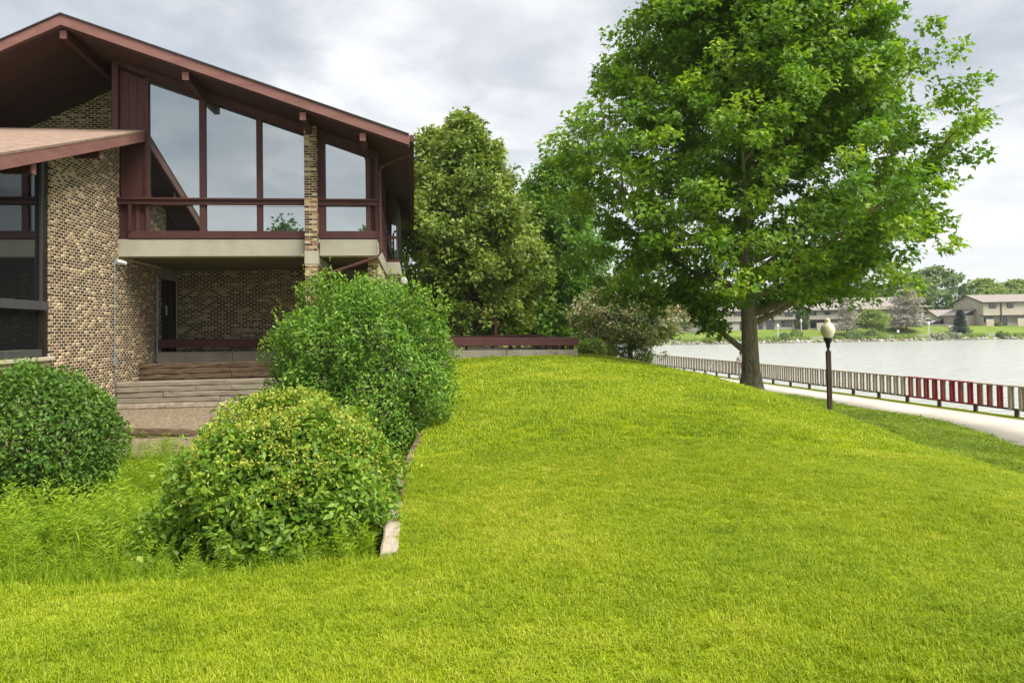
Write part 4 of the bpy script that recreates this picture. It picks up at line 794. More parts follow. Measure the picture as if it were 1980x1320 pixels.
V, Fi, ti = leaf_arrays(C, unit(r_.normal(size=(nB, 3)) + [0, 0, .5]), unit(r_.normal(size=(nB, 3)) + [0, 0, 1.0]), .026 * r_.uniform(.6, 1.4, nB), 'oval', r_.random(nB))
mesh_np('flower_buds', V, [Fi], 'blossom', ys_, tint=ti)
# skirt of the dogwood spilling to the left
shrub('dogwood_shrub', 'low leafy suckers spreading left from the yellow-budded shrub', (-2.75, 6.5, bz(-2.75, 6.5)), (-2.72, 6.55, 2.10), (.62, .75, .50), 64, 8000, .066, 'oval', 'dogwood', lump=.12, shell=.5, twigs=30, shoots=40, flatbot=-.5)

# ------------------------------------------------------------------ lakeside fence
FN = thing('lakeside_fence', 'weathered wooden slat fence along the lake, one stretch painted red', 'fence', (fence_x(40), 40, .45))
fd = Vector((-.1717, 1, 0)).normalized(); fs = Vector((fd.y, -fd.x, 0))
def fpt(s, o, z): p = Vector((18.24, 26.35, 0)) + fd * s + fs * o; return (p.x, p.y, z)
def fbox(s0, s1, o0, o1, z0, z1, name, mat):
    return MB().hexa([fpt(s0, o0, z0), fpt(s0, o1, z0), fpt(s1, o1, z0), fpt(s1, o0, z0), fpt(s0, o0, z1), fpt(s0, o1, z1), fpt(s1, o1, z1), fpt(s1, o0, z1)]).build(name, mat, FN)
BAY = 1.873; red0, red1 = .55, 5.62; rf = random.Random(9)
for i in range(-3, 22):
    s = i * BAY; fbox(s - .07, s + .07, -.045, .045, .46, .72, 'post', 'timber_fence_dark')
    isr = red0 - .5 < s < red1 - 1.2; mt = 'red' if isr else 'timber_fence'
    fbox(s - BAY * 0 + .003, s + BAY - .003, -.11, .11, 1.575 + rf.uniform(-.006, .006), 1.62, 'top_rail', mt); fbox(s + .003, s + BAY - .003, -.05, .05, .722, .79, 'bottom_rail', 'red' if isr else 'timber_fence_dark')
    for k in range(4):
        ss = s + (k + .5) * BAY / 4 + rf.uniform(-.012, .012); rd_ = red0 <= ss <= red1
        for sgn, nm in ((-1, 'front_slat'), (1, 'back_slat')):
            tl = rf.uniform(-.006, .006); a0 = .052 * sgn; a1 = .088 * sgn
            lo, hi = min(a0, a1), max(a0, a1)
            o = fbox(ss - .062, ss + .062, lo, hi, .735 + rf.uniform(-.012, .01), 1.573, 'slat', 'red' if (rd_ and (sgn < 0 or rf.random() < .3)) else 'timber_fence')
            if rd_ and sgn < 0: o['label'] = 'red painted slat'

# ------------------------------------------------------------------ lamps
def lamp(base, label, group=None, s=1.0, wood=True, h=2.72):
    L = thing('lamp_post', label, 'street lamp', base, 0, group); x, y, z = base
    if wood:
        for a, b_ in ((-1, -1), (1, -1), (1, 1), (-1, 1)):
            MB().box(x + a * .042 - .038, x + a * .042 + .038, y + b_ * .042 - .038, y + b_ * .042 + .038, z - .3, z + h + .008 * (a + b_)).build('post_timber', 'lamppost', L, bevel=.008)
    else: MB().tube([(x, y, z - .3), (x, y, z + h)], .09, 8).build('post', 'white', L)
    MB().lathe((x, y, z + h), [(.05, -.1), (.05, .12), (.075, .14), (.085, .28), (.15, .42), (.17, .50), (.165, .52)], 16).build('holder', 'black' if wood else 'white', L, smooth=True)
    MB().lathe((x, y, z + h + .50), [(.13, .0), (.19, .08), (.265, .23), (.28, .35), (.25, .47), (.18, .57), (.115, .63), (.10, .66), (.115, .70), (.10, .76), (.05, .80), (.02, .81)], 20).build('globe', 'globe' if wood else 'white', L, smooth=True)
    return L
M['lamppost'] = surf('brown_lamp_post_wood', (.055, .034, .026), (.115, .075, .055), 3, .8, .4, 12, (2, 2, .4))
lz = gz(12.62, 29.0)
lamp((12.62, 29.0, lz), 'lamp on a brown timber post with cream globe near the path', h=4.21 - .81 - .50 - lz)
for x, y, lb in ((88.4, 153.8, 'white globe lamp on the far shore left of the pale bushes'), (56.5, 154.2, 'white globe lamp on the far shore right of the maple trunk'), (64.0, 160.5, 'white globe lamp half hidden by a far bush')):
    z = float(far_z(np.array([x]), np.array([y]))[0]); lamp((x, y, z), lb, 'globe lamps on the far shore', wood=False, h=2.2)

# ------------------------------------------------------------------ townhouses on the far bank
def wwin(m, x0, x1, z0, z1, y, n=2, curtain=False):
    f = MB().box(x0, x1, y - .10, y + .02, z0, z1).build('window', 'trim', m); w = (x1 - x0 - .12 * (n + 1)) / n
    for i in range(n):
        a = x0 + .12 + i * (w + .12); MB().box(a, a + w, y - .13, y - .101, z0 + .11, z1 - .11).build('pane', 'curtain' if (curtain and i != n // 2) else 'farglass', f)
    return f
def wdoor(m, x0, x1, z0, z1, y, curtain=False):
    f = MB().box(x0, x1, y - .08, y + .02, z0, z1).build('sliding_door', 'trim', m); h = (x0 + x1) / 2
    for k_, (a, b_) in enumerate(((x0 + .1, h - .05), (h + .05, x1 - .1))): MB().box(a, b_, y - .11, y - .081, z0 + .1, z1 - .1).build('pane', 'curtain' if (curtain and k_ == 0) else 'farglass', f)
def house(name, label, x0, x1, y0, depth, z0, zf, ze, zr, over=1.1, siding='siding', parapet=()):
    T = thing(name, label, 'townhouse', ((x0 + x1) / 2, y0 + depth / 2, z0)); ym = y0 + depth / 2
    MB().box(x0, x1, y0 + over, y0 + depth, z0 - 1, zf - .005).build('lower_wall', siding, T)
    MB().box(x0, x1, y0, y0 + depth, zf + .18, ze).build('upper_wall', siding, T); MB().box(x0 - .05, x1 + .05, y0 - .05, y0 + over + .3, zf, zf + .178).build('floor_band', 'trim', T)
    for xx in (x0, x1 - .2): MB().prism_x([(y0, ze + .003), (y0 + depth, ze + .003), (ym, zr - .12)], xx, xx + .2).build('gable', siding, T)
    nb = int((ze - z0) / .35)
    for k in range(nb):                              # clapboards on the gable side that can be seen
        zc = z0 + .2 + k * .35
        MB().hexa([(x0 - .035, y0 + .1, zc), (x0 - .002, y0 + .1, zc), (x0 - .002, y0 + depth - .1, zc), (x0 - .035, y0 + depth - .1, zc), (x0 - .012, y0 + .1, zc + .335), (x0 - .002, y0 + .1, zc + .335), (x0 - .002, y0 + depth - .1, zc + .335), (x0 - .012, y0 + depth - .1, zc + .335)]).build('clapboard', siding, T)
    o = .55
    for sg in (-1, 1):
        ya = ym; yb = y0 - o if sg < 0 else y0 + depth + o; sl = (zr - ze) / (depth / 2); ze2 = ze - sl * o
        p = [(x0 - .5, ya, zr), (x1 + .5, ya, zr), (x1 + .5, yb, ze2), (x0 - .5, yb, ze2)]
        rf_ = MB().hexa([(a, b_, c - .10) for a, b_, c in p] + [(a, b_, c + .08) for a, b_, c in p]).build('roof', 'farroof', T)
        if sg < 0: MB().box(x0 - .5, x1 + .5, yb - .06, yb - .003, ze2 - .22, ze2 + .07).build('gutter', 'trim', rf_)
        MB().hexa([(x0 - .56, ya, zr - .22), (x0 - .503, ya, zr - .22), (x0 - .503, yb, ze2 - .22), (x0 - .56, yb, ze2 - .22), (x0 - .56, ya, zr + .06), (x0 - .503, ya, zr + .06), (x0 - .503, yb, ze2 + .06), (x0 - .56, yb, ze2 + .06)]).build('rake_board', 'trim', rf_)
    return T
# left block behind the pinkish tree and the maple trunk
hl = house('townhouse', 'beige two-storey townhouse left of the maple trunk across the lake', 36.0, 44.9, 163, 11, 2.7, 4.75, 7.3, 9.9)
wwin(hl, 42.9, 44.5, 6.15, 7.2, 163); wwin(hl, 38.2, 39.8, 6.15, 7.2, 163); wdoor(hl, 42.1, 43.8, 2.75, 4.6, 164.1, True); wdoor(hl, 38.8, 39.8, 2.75, 4.6, 164.1)
MB().box(39.9, 40.1, 163.9, 164.09, 2.7, 4.74).build('patio_post', 'trim', hl); MB().box(40.6, 41.6, 163.95, 164.09, 2.72, 4.2).build('garden_gate', 'siding2', hl)
h2 = house('townhouse', 'taupe townhouse joined to the beige one, partly behind the maple trunk', 45.0, 55.5, 163.6, 11, 2.7, 4.55, 7.3, 9.9, over=.25, siding='siding2')
wwin(h2, 45.7, 47.2, 6.05, 7.25, 163.6); wwin(h2, 44.95 + .2, 47.3, 3.35, 4.5, 163.85, 3, True); wwin(h2, 50.2, 51.8, 6.05, 7.25, 163.6); wdoor(h2, 51.5, 53.2, 2.75, 4.5, 163.85)
h3 = house('townhouse', 'low pale townhouse wing right of the maple trunk across the lake', 55.8, 64.6, 165, 10, 2.6, 4.85, 6.9, 8.6, over=.9)
wwin(h3, 61.6, 64.0, 3.4, 4.7, 165.9, 3); wdoor(h3, 58.2, 60.0, 2.65, 4.7, 165.9); wwin(h3, 62.2, 63.9, 5.75, 6.7, 165); wdoor(h3, 56.0, 57.4, 2.65, 4.7, 165.9)
h4 = house('townhouse', 'taupe townhouse with low garden wall behind the lamp globe', 67.6, 78.5, 165, 11, 2.7, 4.75, 7.2, 9.3, over=.9, siding='siding2')
wwin(h4, 71.2, 72.5, 6.0, 7.1, 165, 2); wwin(h4, 68.0, 69.3, 5.9, 7.0, 165, 2); wdoor(h4, 68.2, 71.6, 3.0, 4.65, 165.9)
MB().box(69.0, 75.6, 164.1, 164.3, 2.0, 4.15).build('garden_wall', 'siding', h4); wdoor(h4, 75.7, 76.5, 2.8, 4.6, 165.9)
h5 = house('townhouse', 'townhouse roof glimpsed between the grey spruce and the maple leaves', 78.8, 91.5, 170, 11, 2.8, 4.9, 7.3, 10.0)
wwin(h5, 84.2, 85.6, 6.0, 7.0, 170)
hr = house('townhouse', 'beige townhouse with bare clapboard gable at the right edge', 107.4, 131, 165, 11, 2.7, 5.0, 8.3, 10.0, over=1.2)
wwin(hr, 108.7, 110.3, 6.8, 8.0, 165); wwin(hr, 112.8, 114.2, 6.8, 8.0, 165); wwin(hr, 108.3, 110.5, 3.6, 4.9, 166.2, 3); wdoor(hr, 111.9, 113.5, 2.8, 4.9, 166.2); wwin(hr, 117.0, 118.6, 6.8, 8.0, 165)
MB().box(107.5, 109.2, 164.2, 164.4, 2.0, 4.3).build('garden_wall', 'siding', hr); MB().box(114.6, 118.5, 164.2, 164.4, 2.0, 4.4).build('garden_wall', 'siding', hr)
MB().tube([(111.4, 164.9, 8.2), (111.4, 164.9, 5.1)], .12, 6).build('downpipe', 'trim', hr); MB().box(104.6, 107.3, 168, 176, 1.8, 5.3).build('side_wing', 'siding', hr)
MB().hexa([(104.0, 167.6, 5.2), (107.35, 167.6, 6.6), (107.35, 176.3, 6.6), (104.0, 176.3, 5.2), (104.0, 167.6, 5.4), (107.35, 167.6, 6.8), (107.35, 176.3, 6.8), (104.0, 176.3, 5.4)]).build('wing_roof', 'farroof', hr)
ga = house('garage', 'small garage at the head of the drive beside the gabled townhouse', 107.0, 114.0, 182, 7, 3.0, 5.0, 5.4, 6.9, over=.05); ga['category'] = 'garage'
MB().box(107.6, 110.6, 181.86, 181.94, 3.0, 5.0).build('garage_door', 'white', ga)
# cars by the garage
def car(label, x, y, z, paint):
    T = thing('parked_car', label, 'car', (x, y, z), 0, 'cars parked by the garage')
    MB().prism_y([(x - 2.2, z + .35), (x + 2.2, z + .35), (x + 2.25, z + .75), (x + 1.9, z + .95), (x + 1.1, z + 1.0), (x + .5, z + 1.5), (x - 1.2, z + 1.52), (x - 1.9, z + 1.0), (x - 2.25, z + .85)], y - .85, y + .85).build('body', paint, T, bevel=.08)
    MB().prism_y([(x + .95, z + 1.0), (x + .45, z + 1.42), (x - 1.1, z + 1.44), (x - 1.65, z + 1.0)], y - .86, y - .845).build('side_window', 'farglass', T)
    for a in (-1.35, 1.35):
        for b_ in (-.8, .8): MB().tube([(x + a, y + b_ - .1, z + .32), (x + a, y + b_ + .1, z + .32)], .32, 12).build('wheel', 'black', T)
car('dark car parked in front of the small garage', 105.5, 176.5, float(far_z(np.array([105.5]), np.array([176.5]))[0]) + .05, 'carpaint')
car('silver car parked left of the dark car on the drive', 102.2, 178.5, float(far_z(np.array([102.2]), np.array([178.5]))[0]) + .05, 'carsilver')
# little sign on the far lawn
sg = thing('lawn_sign', 'small white sign on a post on the far lawn', 'sign', (84.0, 157.8, 1.5)); MB().box(83.75, 84.25, 157.78, 157.84, 1.75, 2.3).build('board', 'white', sg); MB().box(83.95, 84.05, 157.785, 157.835, 1.2, 1.748).build('post', 'trim', sg)

# ------------------------------------------------------------------ trees and bushes of the far bank
fz = lambda x, y: float(far_z(np.array([x]), np.array([y]))[0])
def conifer(name, label, x, y, h, R, seed, mat, n=5000, tiers=22, bare=.06, group=None, open_=False, bark='darkbark', droop=.1):
    r = np.random.default_rng(seed); z = fz(x, y); T = thing(name, label, 'tree', (x, y, z), 0, group); tk = MB(); tk.tube([(x, y, z - .3), (x, y, z + h * .5), (x, y, z + h)], [h * .022, h * .013, .02], 7); C, A, Nn = [], [], []
    for i in range(tiers):
        f = bare + (1 - bare) * (i / tiers); zb = z + f * h; Rt = R * (1 - f) ** .8 * r.uniform(.8, 1.08)
        if open_: Rt = R * math.sqrt(max(1 - ((f - .35) / .66) ** 2, .05)) * r.uniform(.6, 1.05)
        nb = max(5, int(11 * (1 - f) + 3))
        for b in range(nb):
            az = b / nb * 6.283 + i * 1.3 + r.uniform(-.2, .2); L = Rt * r.uniform(.75, 1.05); d = np.array([math.cos(az), math.sin(az), -droop + .25 * f]); e = np.array([x, y, zb]) + d * L
            tk.tube([(x, y, zb), tuple(e)], [.035, .01], 4, cap=False); m_ = max(3, int(n / tiers / nb)); s = r.uniform(.25 if open_ else .05, 1, m_)[:, None]; side = np.cross(d, [0, 0, 1])
            C.append(np.array([x, y, zb]) + d * L * s + side * (r.normal(size=(m_, 1)) * L * .16) + r.normal(size=(m_, 3)) * .06); A.append(unit(d + side * r.normal(size=(m_, 1)) * .9 + [0, 0, -.15])); Nn.append(unit(r.normal(size=(m_, 3)) * .9 + [0, -.5, .45]))
    tk.build('trunk', bark, T); C = np.vstack(C); A = np.vstack(A); Nn = np.vstack(Nn)
    V, Fi, ti = leaf_arrays(C, A, Nn, h * (.075 if not open_ else .05) * r.uniform(.6, 1.2, len(C)), 'spray', r.random(len(C))); mesh_np('crown', V, [Fi], mat, T, tint=ti)
conifer('spruce_tree', 'grey thinning spruce right of the lamp globe', 73.2, 158.5, 8.2, 3.1, 71, 'greyspruce', 5200, 20, .2, open_=True, bark='greybark', droop=.2)
conifer('spruce_tree', 'broad grey thinning spruce left of the gabled townhouse', 87.6, 161, 9.4, 5.2, 72, 'greyspruce', 10000, 24, .15, open_=True, bark='greybark', droop=.2)
conifer('spruce_tree', 'small dark blue-green spruce by the clapboard gable', 98.0, 158.5, 5.3, 2.3, 73, 'blue', 5200, 22, .02)
def ftree(label, x, y, h, R, seed, mat, size=.8, n=3200, name='bank_tree', lo=.25, group='trees beyond the far bank', cat='tree', bark='darkbark', spread=1.2, z=None, zoff=0):
    z = fz(x, y) if z is None else z
    return tree(name, label, cat, (x, y, z), [(h * lo, R * .6), (h * (lo + .18), R * .95), (h * .62, R), (h * .8, R * .78), (h * .93, R * .42), (h, R * .1)], h * .02, seed, 16, n, size, 'star', mat, bark, spread=spread, limb_lo=.2, rise=.5, extra=1.0, sub_n=4, group=group)
ftree('small light green tree with two pale stems at the far shore', 78.2, 157.2, 5.6, 3.9, 81, 'hazelight', .45, 5200, lo=.38, group=None, bark='greybark', spread=.8)
ftree('young dark green tree between two far townhouses', 66.2, 166, 5.4, 1.8, 82, 'hazegreen', .45, 1800, lo=.1, group=None, spread=.6)
far_spots = [(121, 207, 16, 9.0, 'hazegreen', 'tall rounded dark tree left of the gable across the lake'), (111, 201, 13.5, 7, 'hazegreen', 'dark tree between the grey spruce and the gable roof'), (103, 210, 12, 7, 'hazegreen', 'dark tree behind the broad grey spruce'),
             (134, 206, 12.0, 8, 'hazelight', 'light tree just above the gabled roof'), (146, 210, 11.5, 8, 'hazelight', 'light feathery tree above the right townhouse roof'), (160, 205, 12.5, 7.5, 'hazegreen', 'dark tree cut by the right picture edge'), (152, 196, 8.5, 6, 'hazelight', 'low yellow-green tree above the right roof'),
             (92, 215, 11, 8, 'hazegreen', 'dark tree behind the far roofs under the maple crown'), (76, 205, 12, 7, 'hazegreen', 'dark tree behind the townhouse with garden wall'), (62, 205, 11.5, 7, 'hazelight', 'light tree behind the low townhouse wing'), (48, 198, 12, 7, 'hazelight', 'pale green tree above the beige townhouse roof'), (36, 200, 12.5, 7, 'hazegreen', 'dark tree above the left end of the far roofs'), (25, 195, 12, 7, 'hazegreen', 'dark tree on the far bank behind the pinkish tree')]
for i, (x, y, h, R, mt, lb) in enumerate(far_spots): ftree(lb, x, y, h, R, 90 + i, mt, 1.0, 3400)
bushes = [(61.8, 157.6, 1.35, 1.6, 'hazegreen', 'round bush below the far low townhouse'), (57.7, 154.0, 1.0, 1.5, 'hazegreen', 'upright bush at the far waterline right of the maple trunk'), (73.2, 155.0, 2.0, 1.3, 'hazegreen', 'spreading bush at the far waterline below the grey spruce'), (76.6, 154.8, 1.0, 1.6, 'hazegreen', 'upright dark bush beside the two pale stems'), (68.6, 154.6, .9, .8, 'hazegreen', 'small bush at the far waterline behind the lamp post'), (90.5, 154.1, 1.6, 1.05, 'whitebush', 'white-flowering bush right of the far lamp'), (94.0, 154.3, 1.25, 1.0, 'whitebush', 'white-flowering bush next to the first, nearer the gable'), (103.6, 153.9, .7, 1.0, 'hazegreen', 'small upright bush at the far waterline near the right edge'), (110.3, 164.6, .7, .9, 'crab', 'reddish bush at the corner of the far garden wall'), (42, 154.2, 1.3, .8, 'hazelight', 'low bush at the far waterline left of the maple trunk'), (48.6, 154.4, 1.6, .7, 'hazelight', 'bright low bush at the far waterline beside the maple trunk')]
for i, (x, y, r0, h, mt, lb) in enumerate(bushes):
    z = fz(x, y); shrub('shore_bush', lb, (x, y, z), (x, y, z + h * .5), (r0, r0, h * .62), 120 + i, 700, .28, 'oval', mt, group='bushes on the far bank', twigs=10)
# rough grass along the far water's edge
nT = 9000; tx = rng.uniform(18, 185, nT); ty = 153.2 + .5 * np.sin(tx * .21) + .3 * np.sin(tx * .63) + rng.uniform(0, 2.4, nT); tz = far_z(tx, ty)
patch = np.sin(tx * .35) + np.sin(tx * .83 + 1) + rng.normal(0, .5, nT); keep = patch > -.5; tx, ty, tz = tx[keep], ty[keep], tz[keep]; nT = len(tx)
V, Fi, ti = leaf_arrays(np.stack([tx, ty, tz], -1), unit(rng.normal(size=(nT, 3)) * .35 + [0, 0, 1]), unit(rng.normal(size=(nT, 3)) + [0, -1, 0]), rng.uniform(.35, .9, nT), 'spray', rng.random(nT))
tag(stuff(mesh_np('shore_grass', V, [Fi], 'hazelight', tint=ti)), 'rough grass along the far waterline', 'grass')
# trees behind the photographer, mirrored in the big panes
ftree('tree behind the viewpoint seen only as a reflection in the panes', -8.4, -49.6, 15.4, 2.6, 140, 'deep', .6, 2600, z=2.2, group=None, name='reflected_tree')
ftree('second tree behind the viewpoint mirrored in the right pane', 2.0, -50, 14.6, 4.5, 141, 'deep', .6, 2600, z=2.2, group=None, name='reflected_tree')

# ------------------------------------------------------------------ angler half hidden by the maple trunk
PXx, PYy = 14.93, 47.5; PZ = .51
PN = thing('person', 'person in grey checked shirt standing at the fence, mostly hidden by the maple trunk', 'person', (PXx, PYy, PZ))
def skin(name, mat, verts, edges, parent, sub=2):
    me = bpy.data.meshes.new(name); me.from_pydata([v[:3] for v in verts], edges, []); me.materials.append(M[mat]); o = bpy.data.objects.new(name, me); col.objects.link(o); o.parent = parent
    md = o.modifiers.new('skin', 'SKIN'); md.use_smooth_shade = True
    if not me.skin_vertices: me.skin_vertices.new() if hasattr(me.skin_vertices, 'new') else None
    sv = me.skin_vertices[0].data
    for i, v in enumerate(verts): sv[i].radius = (v[3], v[4] if len(v) > 4 else v[3])
    sv[0].use_root = True; s = o.modifiers.new('sub', 'SUBSURF'); s.levels = sub; s.render_levels = sub; return o
bv = [(0, 0, .88, .14, .11), (0, 0, 1.10, .125, .095), (0, 0, 1.32, .16, .10), (0, 0, 1.44, .06, .06), (0, -.01, 1.54, .075, .09), (0, -.01, 1.66, .07, .085),
      (-.19, 0, 1.36, .06), (-.27, .02, 1.10, .045), (-.22, .18, .98, .035), (-.20, .25, 1.0, .04), (.19, 0, 1.36, .06), (.27, .02, 1.10, .045), (.20, .18, .98, .035), (.18, .25, 1.0, .04),
      (-.10, 0, .80, .09), (-.12, .02, .46, .06), (-.12, -.02, .09, .042), (-.13, .12, .04, .04, .03), (.10, 0, .80, .09), (.12, .02, .46, .06), (.12, -.02, .09, .042), (.13, .12, .04, .04, .03)]
be = [(0, 1), (1, 2), (2, 3), (3, 4), (4, 5), (2, 6), (6, 7), (7, 8), (8, 9), (2, 10), (10, 11), (11, 12), (12, 13), (0, 14), (14, 15), (15, 16), (16, 17), (0, 18), (18, 19), (19, 20), (20, 21)]
try:
    skin('body', 'skin', bv, be, PN)
    skin('shirt', 'shirt', [(0, 0, .90, .165, .13), (0, 0, 1.10, .15, .115), (0, 0, 1.33, .18, .12), (0, 0, 1.42, .09, .085), (-.20, 0, 1.36, .075), (-.25, .01, 1.18, .062), (.20, 0, 1.36, .075), (.25, .01, 1.18, .062)], [(0, 1), (1, 2), (2, 3), (2, 4), (4, 5), (2, 6), (6, 7)], PN)
    skin('shorts', 'shorts', [(0, 0, .92, .155, .125), (-.10, 0, .80, .105), (-.12, .02, .50, .085), (.10, 0, .80, .105), (.12, .02, .50, .085)], [(0, 1), (1, 2), (0, 3), (3, 4)], PN)
    hb_ = MB().lathe((PXx, PYy - .01, PZ + 1.60), [(.09, 0), (.10, .06), (.085, .13), (.04, .165), (.01, .17)], 14).build('hair', 'darkbark', PN, smooth=True)
    MB().box(PXx - .17, PXx - .09, PYy - .06, PYy + .20, PZ, PZ + .07).build('shoe', 'black', PN, bevel=.02); MB().box(PXx + .09, PXx + .17, PYy - .06, PYy + .20, PZ, PZ + .07).build('shoe', 'black', PN, bevel=.02)
except Exception as ex: print('person', ex)
fr_ = thing('fishing_rod', 'pale fishing rod leaning on the fence left of the maple trunk', 'fishing rod', (13.1, 48.0, .5))
MB().tube([(12.7, 47.6, .86), (13.3, 48.6, 1.35), (13.75, 49.4, 1.72)], [.022, .018, .01], 6).build('rod', 'galv', fr_); MB().tube([(12.55, 47.35, .74), (12.7, 47.6, .86)], .03, 6).build('grip', 'black', fr_)
pl = thing('trail_post', 'slim brown wooden post under the olive tree behind the bench', 'post', (-.75, 33, 3.0)); MB().box(-.82, -.68, 32.94, 33.06, 2.9, 4.5).build('shaft', 'paint', pl); MB().box(-.84, -.66, 32.92, 33.08, 4.5, 4.56).build('cap', 'paint', pl)

# ------------------------------------------------------------------ grass and weeds (uncountable, instanced tufts)
def tuft(name, n, rad, hgt, wid, lean, seed, mat, seg=True):
    r = np.random.default_rng(seed); V, Fs3, T_ = [], [], []; ang = r.uniform(0, 6.28, n); rr_ = rad * np.sqrt(r.random(n)); bx, by = rr_ * np.cos(ang), rr_ * np.sin(ang)
    for i in range(n):
        h = hgt * r.uniform(.5, 1.15); a = r.uniform(0, 6.28); l = lean * r.uniform(.2, 1.4); w = wid * r.uniform(.7, 1.2); dx_, dy_ = math.cos(a), math.sin(a); sx_, sy_ = -dy_ * w / 2, dx_ * w / 2; b = len(V)
        V += [(bx[i] - sx_, by[i] - sy_, -.01), (bx[i] + sx_, by[i] + sy_, -.01), (bx[i] + dx_ * l * h * .4 - sx_ * .8, by[i] + dy_ * l * h * .4 - sy_ * .8, h * .6), (bx[i] + dx_ * l * h * .4 + sx_ * .8, by[i] + dy_ * l * h * .4 + sy_ * .8, h * .6), (bx[i] + dx_ * l * h, by[i] + dy_ * l * h, h * (1 - .25 * l))]
        Fs3 += [(b, b + 1, b + 3), (b, b + 3, b + 2), (b + 2, b + 3, b + 4)]; T_ += [np.clip(r.normal(.5, .25), 0, 1)] * 3
    me = bpy.data.meshes.new(name); me.from_pydata(V, [], Fs3); at_ = me.attributes.new('tint', 'FLOAT', 'FACE'); at_.data.foreach_set('value', np.array(T_, dtype=np.float32)); me.materials.append(M[mat])
    return bpy.data.objects.new(name, me)
def weed_obj(name, hgt, seed, mat, lsize=.07, nl=26):
    r = np.random.default_rng(seed); C, A, Nn = [], [], []
    for s in range(3):
        az = r.uniform(0, 6.28); top = np.array([math.cos(az) * .06, math.sin(az) * .06, hgt * r.uniform(.7, 1.1)]); b0 = np.array([r.normal() * .04, r.normal() * .04, 0])
        for k in range(nl):
            f = (k + 1) / nl; a2 = k * 2.4; d = np.array([math.cos(a2), math.sin(a2), .45]); C.append(b0 + (top - b0) * f); A.append(d); Nn.append(np.array([-d[0] * .4, -d[1] * .4, 1]) + r.normal(size=3) * .2)
    V, Fi, ti = leaf_arrays(np.array(C), np.array(A), np.array(Nn), lsize * r.uniform(.6, 1.2, len(C)), 'slim', r.random(len(C)))
    me = bpy.data.meshes.new(name); me.from_pydata([tuple(v) for v in V], [], [tuple(int(q) for q in f) for f in Fi]); at_ = me.attributes.new('tint', 'FLOAT', 'FACE'); at_.data.foreach_set('value', ti.astype(np.float32)); me.materials.append(M[mat]); return bpy.data.objects.new(name, me)
def scatter(name, P, sc_, protos, label, cat, seed, parent=None):
    r = np.random.default_rng(seed); n = len(P); me = bpy.data.meshes.new(name); me.vertices.add(n); me.vertices.foreach_set('co', P.astype(np.float32).ravel()); me.update()
    rot = np.stack([r.normal(0, .10, n), r.normal(0, .10, n), r.uniform(0, 6.28, n)], -1); a = me.attributes.new('rot', 'FLOAT_VECTOR', 'POINT'); a.data.foreach_set('vector', rot.astype(np.float32).ravel())
    a = me.attributes.new('scl', 'FLOAT_VECTOR', 'POINT'); a.data.foreach_set('vector', sc_.astype(np.float32).ravel())
    o = bpy.data.objects.new(name, me); col.objects.link(o); pc = bpy.data.collections.new(name + '_source')
    for p in protos: pc.objects.link(p)
    g = bpy.data.node_groups.new(name, 'GeometryNodeTree'); g.interface.new_socket('Geometry', in_out='INPUT', socket_type='NodeSocketGeometry'); g.interface.new_socket('Geometry', in_out='OUTPUT', socket_type='NodeSocketGeometry')
    gi = N(g, 'NodeGroupInput'); go = N(g, 'NodeGroupOutput'); ip = N(g, 'GeometryNodeInstanceOnPoints'); ci = N(g, 'GeometryNodeCollectionInfo'); ci.inputs['Collection'].default_value = pc; ci.inputs['Separate Children'].default_value = True; ci.inputs['Reset Children'].default_value = True
    ar = N(g, 'GeometryNodeInputNamedAttribute', data_type='FLOAT_VECTOR'); ar.inputs['Name'].default_value = 'rot'; as_ = N(g, 'GeometryNodeInputNamedAttribute', data_type='FLOAT_VECTOR'); as_.inputs['Name'].default_value = 'scl'
    g.links.new(gi.outputs[0], ip.inputs['Points']); g.links.new(ci.outputs[0], ip.inputs['Instance']); ip.inputs['Pick Instance'].default_value = True
    g.links.new(ar.outputs['Attribute'], ip.inputs['Rotation']); g.links.new(as_.outputs['Attribute'], ip.inputs['Scale']); g.links.new(ip.outputs[0], go.inputs[0])
    md = o.modifiers.new('scatter', 'NODES'); md.node_group = g; stuff(o); tag(o, label, cat); return o
def frustum_points(n, y0, y1, pw, seed, margin=1.10):
    r = np.random.default_rng(seed); u = r.random(n); Y = (y0 ** (1 + pw) + u * (y1 ** (1 + pw) - y0 ** (1 + pw))) ** (1 / (1 + pw)); X = (r.random(n) * 2 - 1) * Y * .707 * margin + 0; return X, Y
def lawn_ok(X, Y):
    ok = (poly_sd(X, Y) < -.09) & (X < np.interp(Y, pn[:, 1], pn[:, 0]) - .05)
    uw = np.stack([X, Y], -1) - HO[:2]; u = uw @ RV[:2]; w = uw @ DV[:2]
    return ok & ~((w > 2.6) & (u < 13.0) & (w < 11.3)) & ~((X - MX) ** 2 + (Y - MY) ** 2 < .16)
def sheet(n, y0, y1, pw, seed): X, Y = frustum_points(n, y0, y1, pw, seed); k = lawn_ok(X, Y); return X[k], Y[k]
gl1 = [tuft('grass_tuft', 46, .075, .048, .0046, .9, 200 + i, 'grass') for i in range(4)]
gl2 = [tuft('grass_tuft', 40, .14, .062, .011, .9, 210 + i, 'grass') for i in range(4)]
X, Y = sheet(30000, 2.3, 9.0, 1.0, 5); Z = ground_z(X, Y); ht = .8 + .25 * np.sin(X * 1.9 + 1) * np.sin(Y * 1.3) + rng.uniform(-.15, .15, len(X))
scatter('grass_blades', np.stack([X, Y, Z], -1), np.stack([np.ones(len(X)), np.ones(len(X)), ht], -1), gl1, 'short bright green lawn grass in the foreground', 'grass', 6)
X, Y = sheet(70000, 8.5, 36, .75, 7); Z = ground_z(X, Y); s = np.clip(Y / 12, .8, 2.2)
